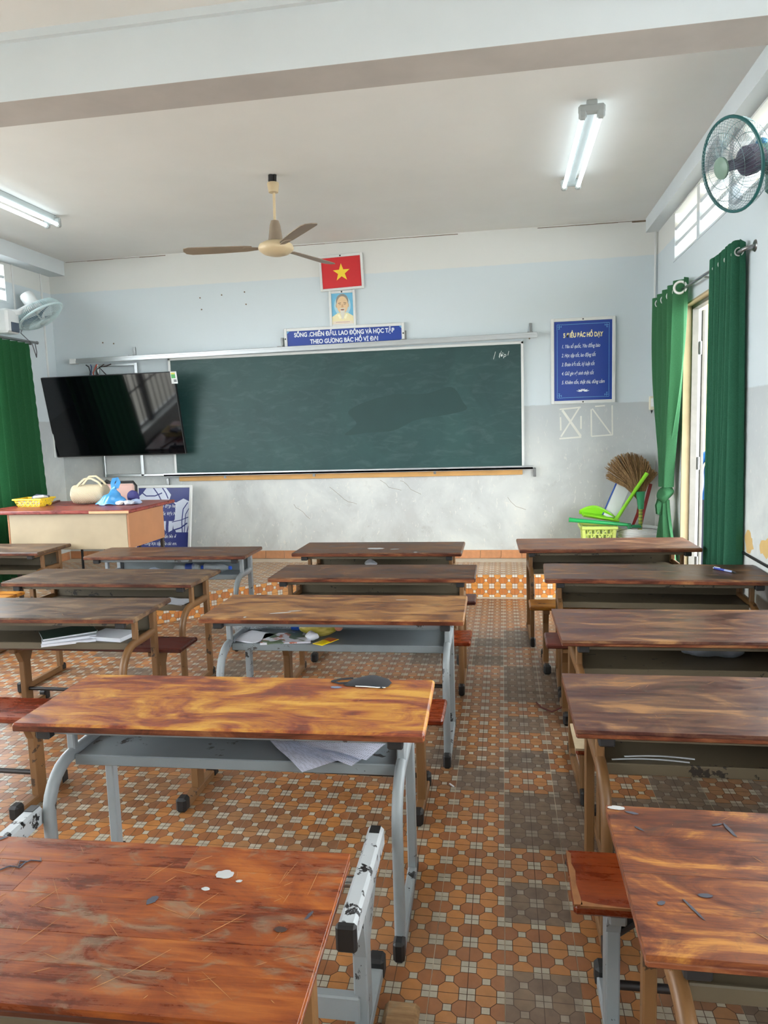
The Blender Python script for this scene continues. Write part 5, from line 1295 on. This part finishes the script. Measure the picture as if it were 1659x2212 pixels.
for i, (y, x0, x1) in enumerate(((.262, .32, .54), (.285, .36, .56))):
    tag(MB().rect([(lerp(x0, x1, k / 8), y + .012 * math.sin(PI * k / 8), SH + .006) for k in range(9)], .006, .003, b=.0008).build('plastic_strip', plain('clear_strip_%s' % 'ab'[i], (186, 190, 192), .2), smooth=40), ['thin bent plastic strip nearer the shelf edge of the purplish desk', 'thin bent plastic strip deeper on the shelf of the purplish desk'][i], 'strip')  # pale solid strips shaped to stand for glint lines
# red pouch, cord and paper on the floor
rp = thing('red_pouch', 'red cloth pouch on the floor under the splintered bench', 'pouch', (.378, 1.90, 0))
m = MB().grid(crumple(ballf(.034, .055, .055), 22, 14, .006, 16, True, 6), 22, 14, cu=True)
for p in m.v: p.z = max(p.z, .001)
m.build('fabric', plain('red_cloth', (150, 30, 34), .7), rp, smooth=60)
MB().tube([(-.205, .09, .005), (-.18, .02, .005), (-.13, -.035, .005), (-.085, -.04, .03), (-.055, -.04, .065), (-.03, -.03, .05)], .004, 6).build('strap', plain('maroon_cord', (96, 40, 36), .6), rp, smooth=80)
lt = thing('litter_sheet', 'crumpled white sheet on the floor below the plank-topped desk', 'paper', (1.11, 2.48, .003))
MB().grid(crumple(lambda u, v: V(((u - .5) * .24, (v - .5) * .17, .012)), 16, 12, .011, 12, False, 3), 16, 12).build('leaf', M_PAPER, lt, smooth=60)
tag(MB().box(-.016, .018, -.003, .003, .0005, .006, 0, .001, T=rotm(0, 0, -.9), o=(-.218, 1.03, 0)).build('paper_scrap', M_PAPER), 'tiny white scrap on the aisle floor near the black desk foot', 'paper')
wr = thing('bent_wire', 'black bent wire lying against the bench foot beside the aisle', 'wire', (.22, .52, .004))
MB().tube([(.05, .07, 0), (0, .07, 0), (-.012, .0, 0), (.01, -.07, 0)], .004, 6).build('wire', M_BLACK, wr, smooth=60)

# ------------------------------------------------------------------ person outside the door
def person():
    t = thing('person', 'person in a blue shirt and dark trousers standing outside the doorway', 'person', (1.93, 5.12, 0), R_(160))
    J = {'pel': (0, 0, .76, .125), 'wst': (0, 0, .88, .115), 'chs': (0, -.01, 1.06, .14), 'shl': (0, 0, 1.18, .08), 'nck': (0, 0, 1.22, .05), 'hd0': (0, -.01, 1.29, .068)}
    E = [('pel', 'wst'), ('wst', 'chs'), ('chs', 'shl'), ('shl', 'nck'), ('nck', 'hd0')]
    for s, n in ((1, 'l'), (-1, 'r')):
        J.update({n + 'hp': (s * .08, 0, .72, .085), n + 'kn': (s * .09, -.01, .42, .058), n + 'an': (s * .09, .02, .07, .04), n + 'to': (s * .1, -.11, .035, .032),
                  n + 'sh': (s * .15, 0, 1.15, .055), n + 'el': (s * .2, .03, .92, .04), n + 'wr': (s * .2, -.04, .74, .028)})
        E += [('pel', n + 'hp'), (n + 'hp', n + 'kn'), (n + 'kn', n + 'an'), (n + 'an', n + 'to'), ('shl', n + 'sh'), (n + 'sh', n + 'el'), (n + 'el', n + 'wr')]
        for k in range(5):
            a = (k - 1.5) * .017; b = n + 'f%d' % k; ln = (.04, .075, .085, .078, .06)[k]
            J[b] = (s * .2 + (0 if k else -s * .0), -.05 + (a if k else -.035), .70, .010); J[b + 't'] = (s * (.2 - (.012 if k else .02)), -.055 + (a * 1.2 if k else -.055), .70 - ln, .0075)
            E += [(n + 'wr', b), (b, b + 't')]
    ks = list(J); me = bpy.data.meshes.new('body'); me.from_pydata([J[k][:3] for k in ks], [(ks.index(a), ks.index(b)) for a, b in E], [])
    o = bpy.data.objects.new('body', me); COL.objects.link(o); o.parent = t
    sk = o.modifiers.new('skin', 'SKIN'); sk.use_smooth_shade = True
    for i, k in enumerate(ks):
        d = me.skin_vertices[0].data[i]; d.radius = (J[k][3], J[k][3] * (.8 if k in ('pel', 'wst', 'chs', 'shl') else 1)); d.use_root = (k == 'pel')
    o.modifiers.new('sub', 'SUBSURF').levels = 2; o.modifiers['sub'].render_levels = 2
    m = NT('skin_and_clothes'); tc = m.n('ShaderNodeTexCoord'); spz = m.n('ShaderNodeSeparateXYZ'); m.l(tc.outputs['Object'], spz.inputs[0]); z = spz.outputs['Z']; ax = m.n('ShaderNodeMath', operation='ABSOLUTE'); m.l(spz.outputs['X'], ax.inputs[0])
    skin = lin((150, 96, 70)); c = m.mix(m.ramp(z, .765, .77), lin((44, 48, 66)), lin((14, 92, 160))); c = m.mix(m.ramp(z, 1.205, 1.21), c, skin)
    arm = m.mul(m.ramp(ax.outputs[0], .155, .16), m.ramp(z, 1.0, .99)); c = m.mix(arm, c, skin); c = m.mix(m.ramp(z, .075, .07), c, lin((60, 56, 54)))
    m.set('Base Color', c); m.set('Roughness', .7); me.materials.append(m.m)
    hd = MB().ell((0, -.01, 1.335), (.074, .09, .108), seg=20, rings=14); hd.ell((0, -.098, 1.325), (.012, .016, .018)); 
    for s in (-1, 1): hd.ell((s * .075, 0, 1.33), (.01, .018, .028))
    hd.build('head', plain('skin', (150, 96, 70), .6), t, smooth=180)
    MB().grid(lambda u, v: V((.08 * math.cos(2 * PI * u) * math.sin(PI * .55 * v), .008 + .092 * math.sin(2 * PI * u) * math.sin(PI * .55 * v), 1.345 + .112 * math.cos(PI * .55 * v) - (.0 if math.sin(2 * PI * u) < -.3 else .05 * v))), 28, 12, cu=True).build('hair', plain('black_hair', (18, 15, 15), .55), t, smooth=180)
    fm = MB()
    for s in (-1, 1): fm.ell((s * .03, -.092, 1.345), (.011, .006, .006))
    fm.build('eyes', M_BLACK, t, smooth=180); MB().ell((0, -.093, 1.285), (.022, .007, .006)).build('mouth', plain('lip', (160, 84, 80), .5), t, smooth=180)
    cl = MB(); cl.tube([(.055 * math.cos(2 * PI * i / 16), .05 * math.sin(2 * PI * i / 16), 1.205 + .01 * math.sin(2 * PI * i / 16)) for i in range(16)], .012, 6, closed=True); cl.build('collar', M_WHITE, t, smooth=180)
person()
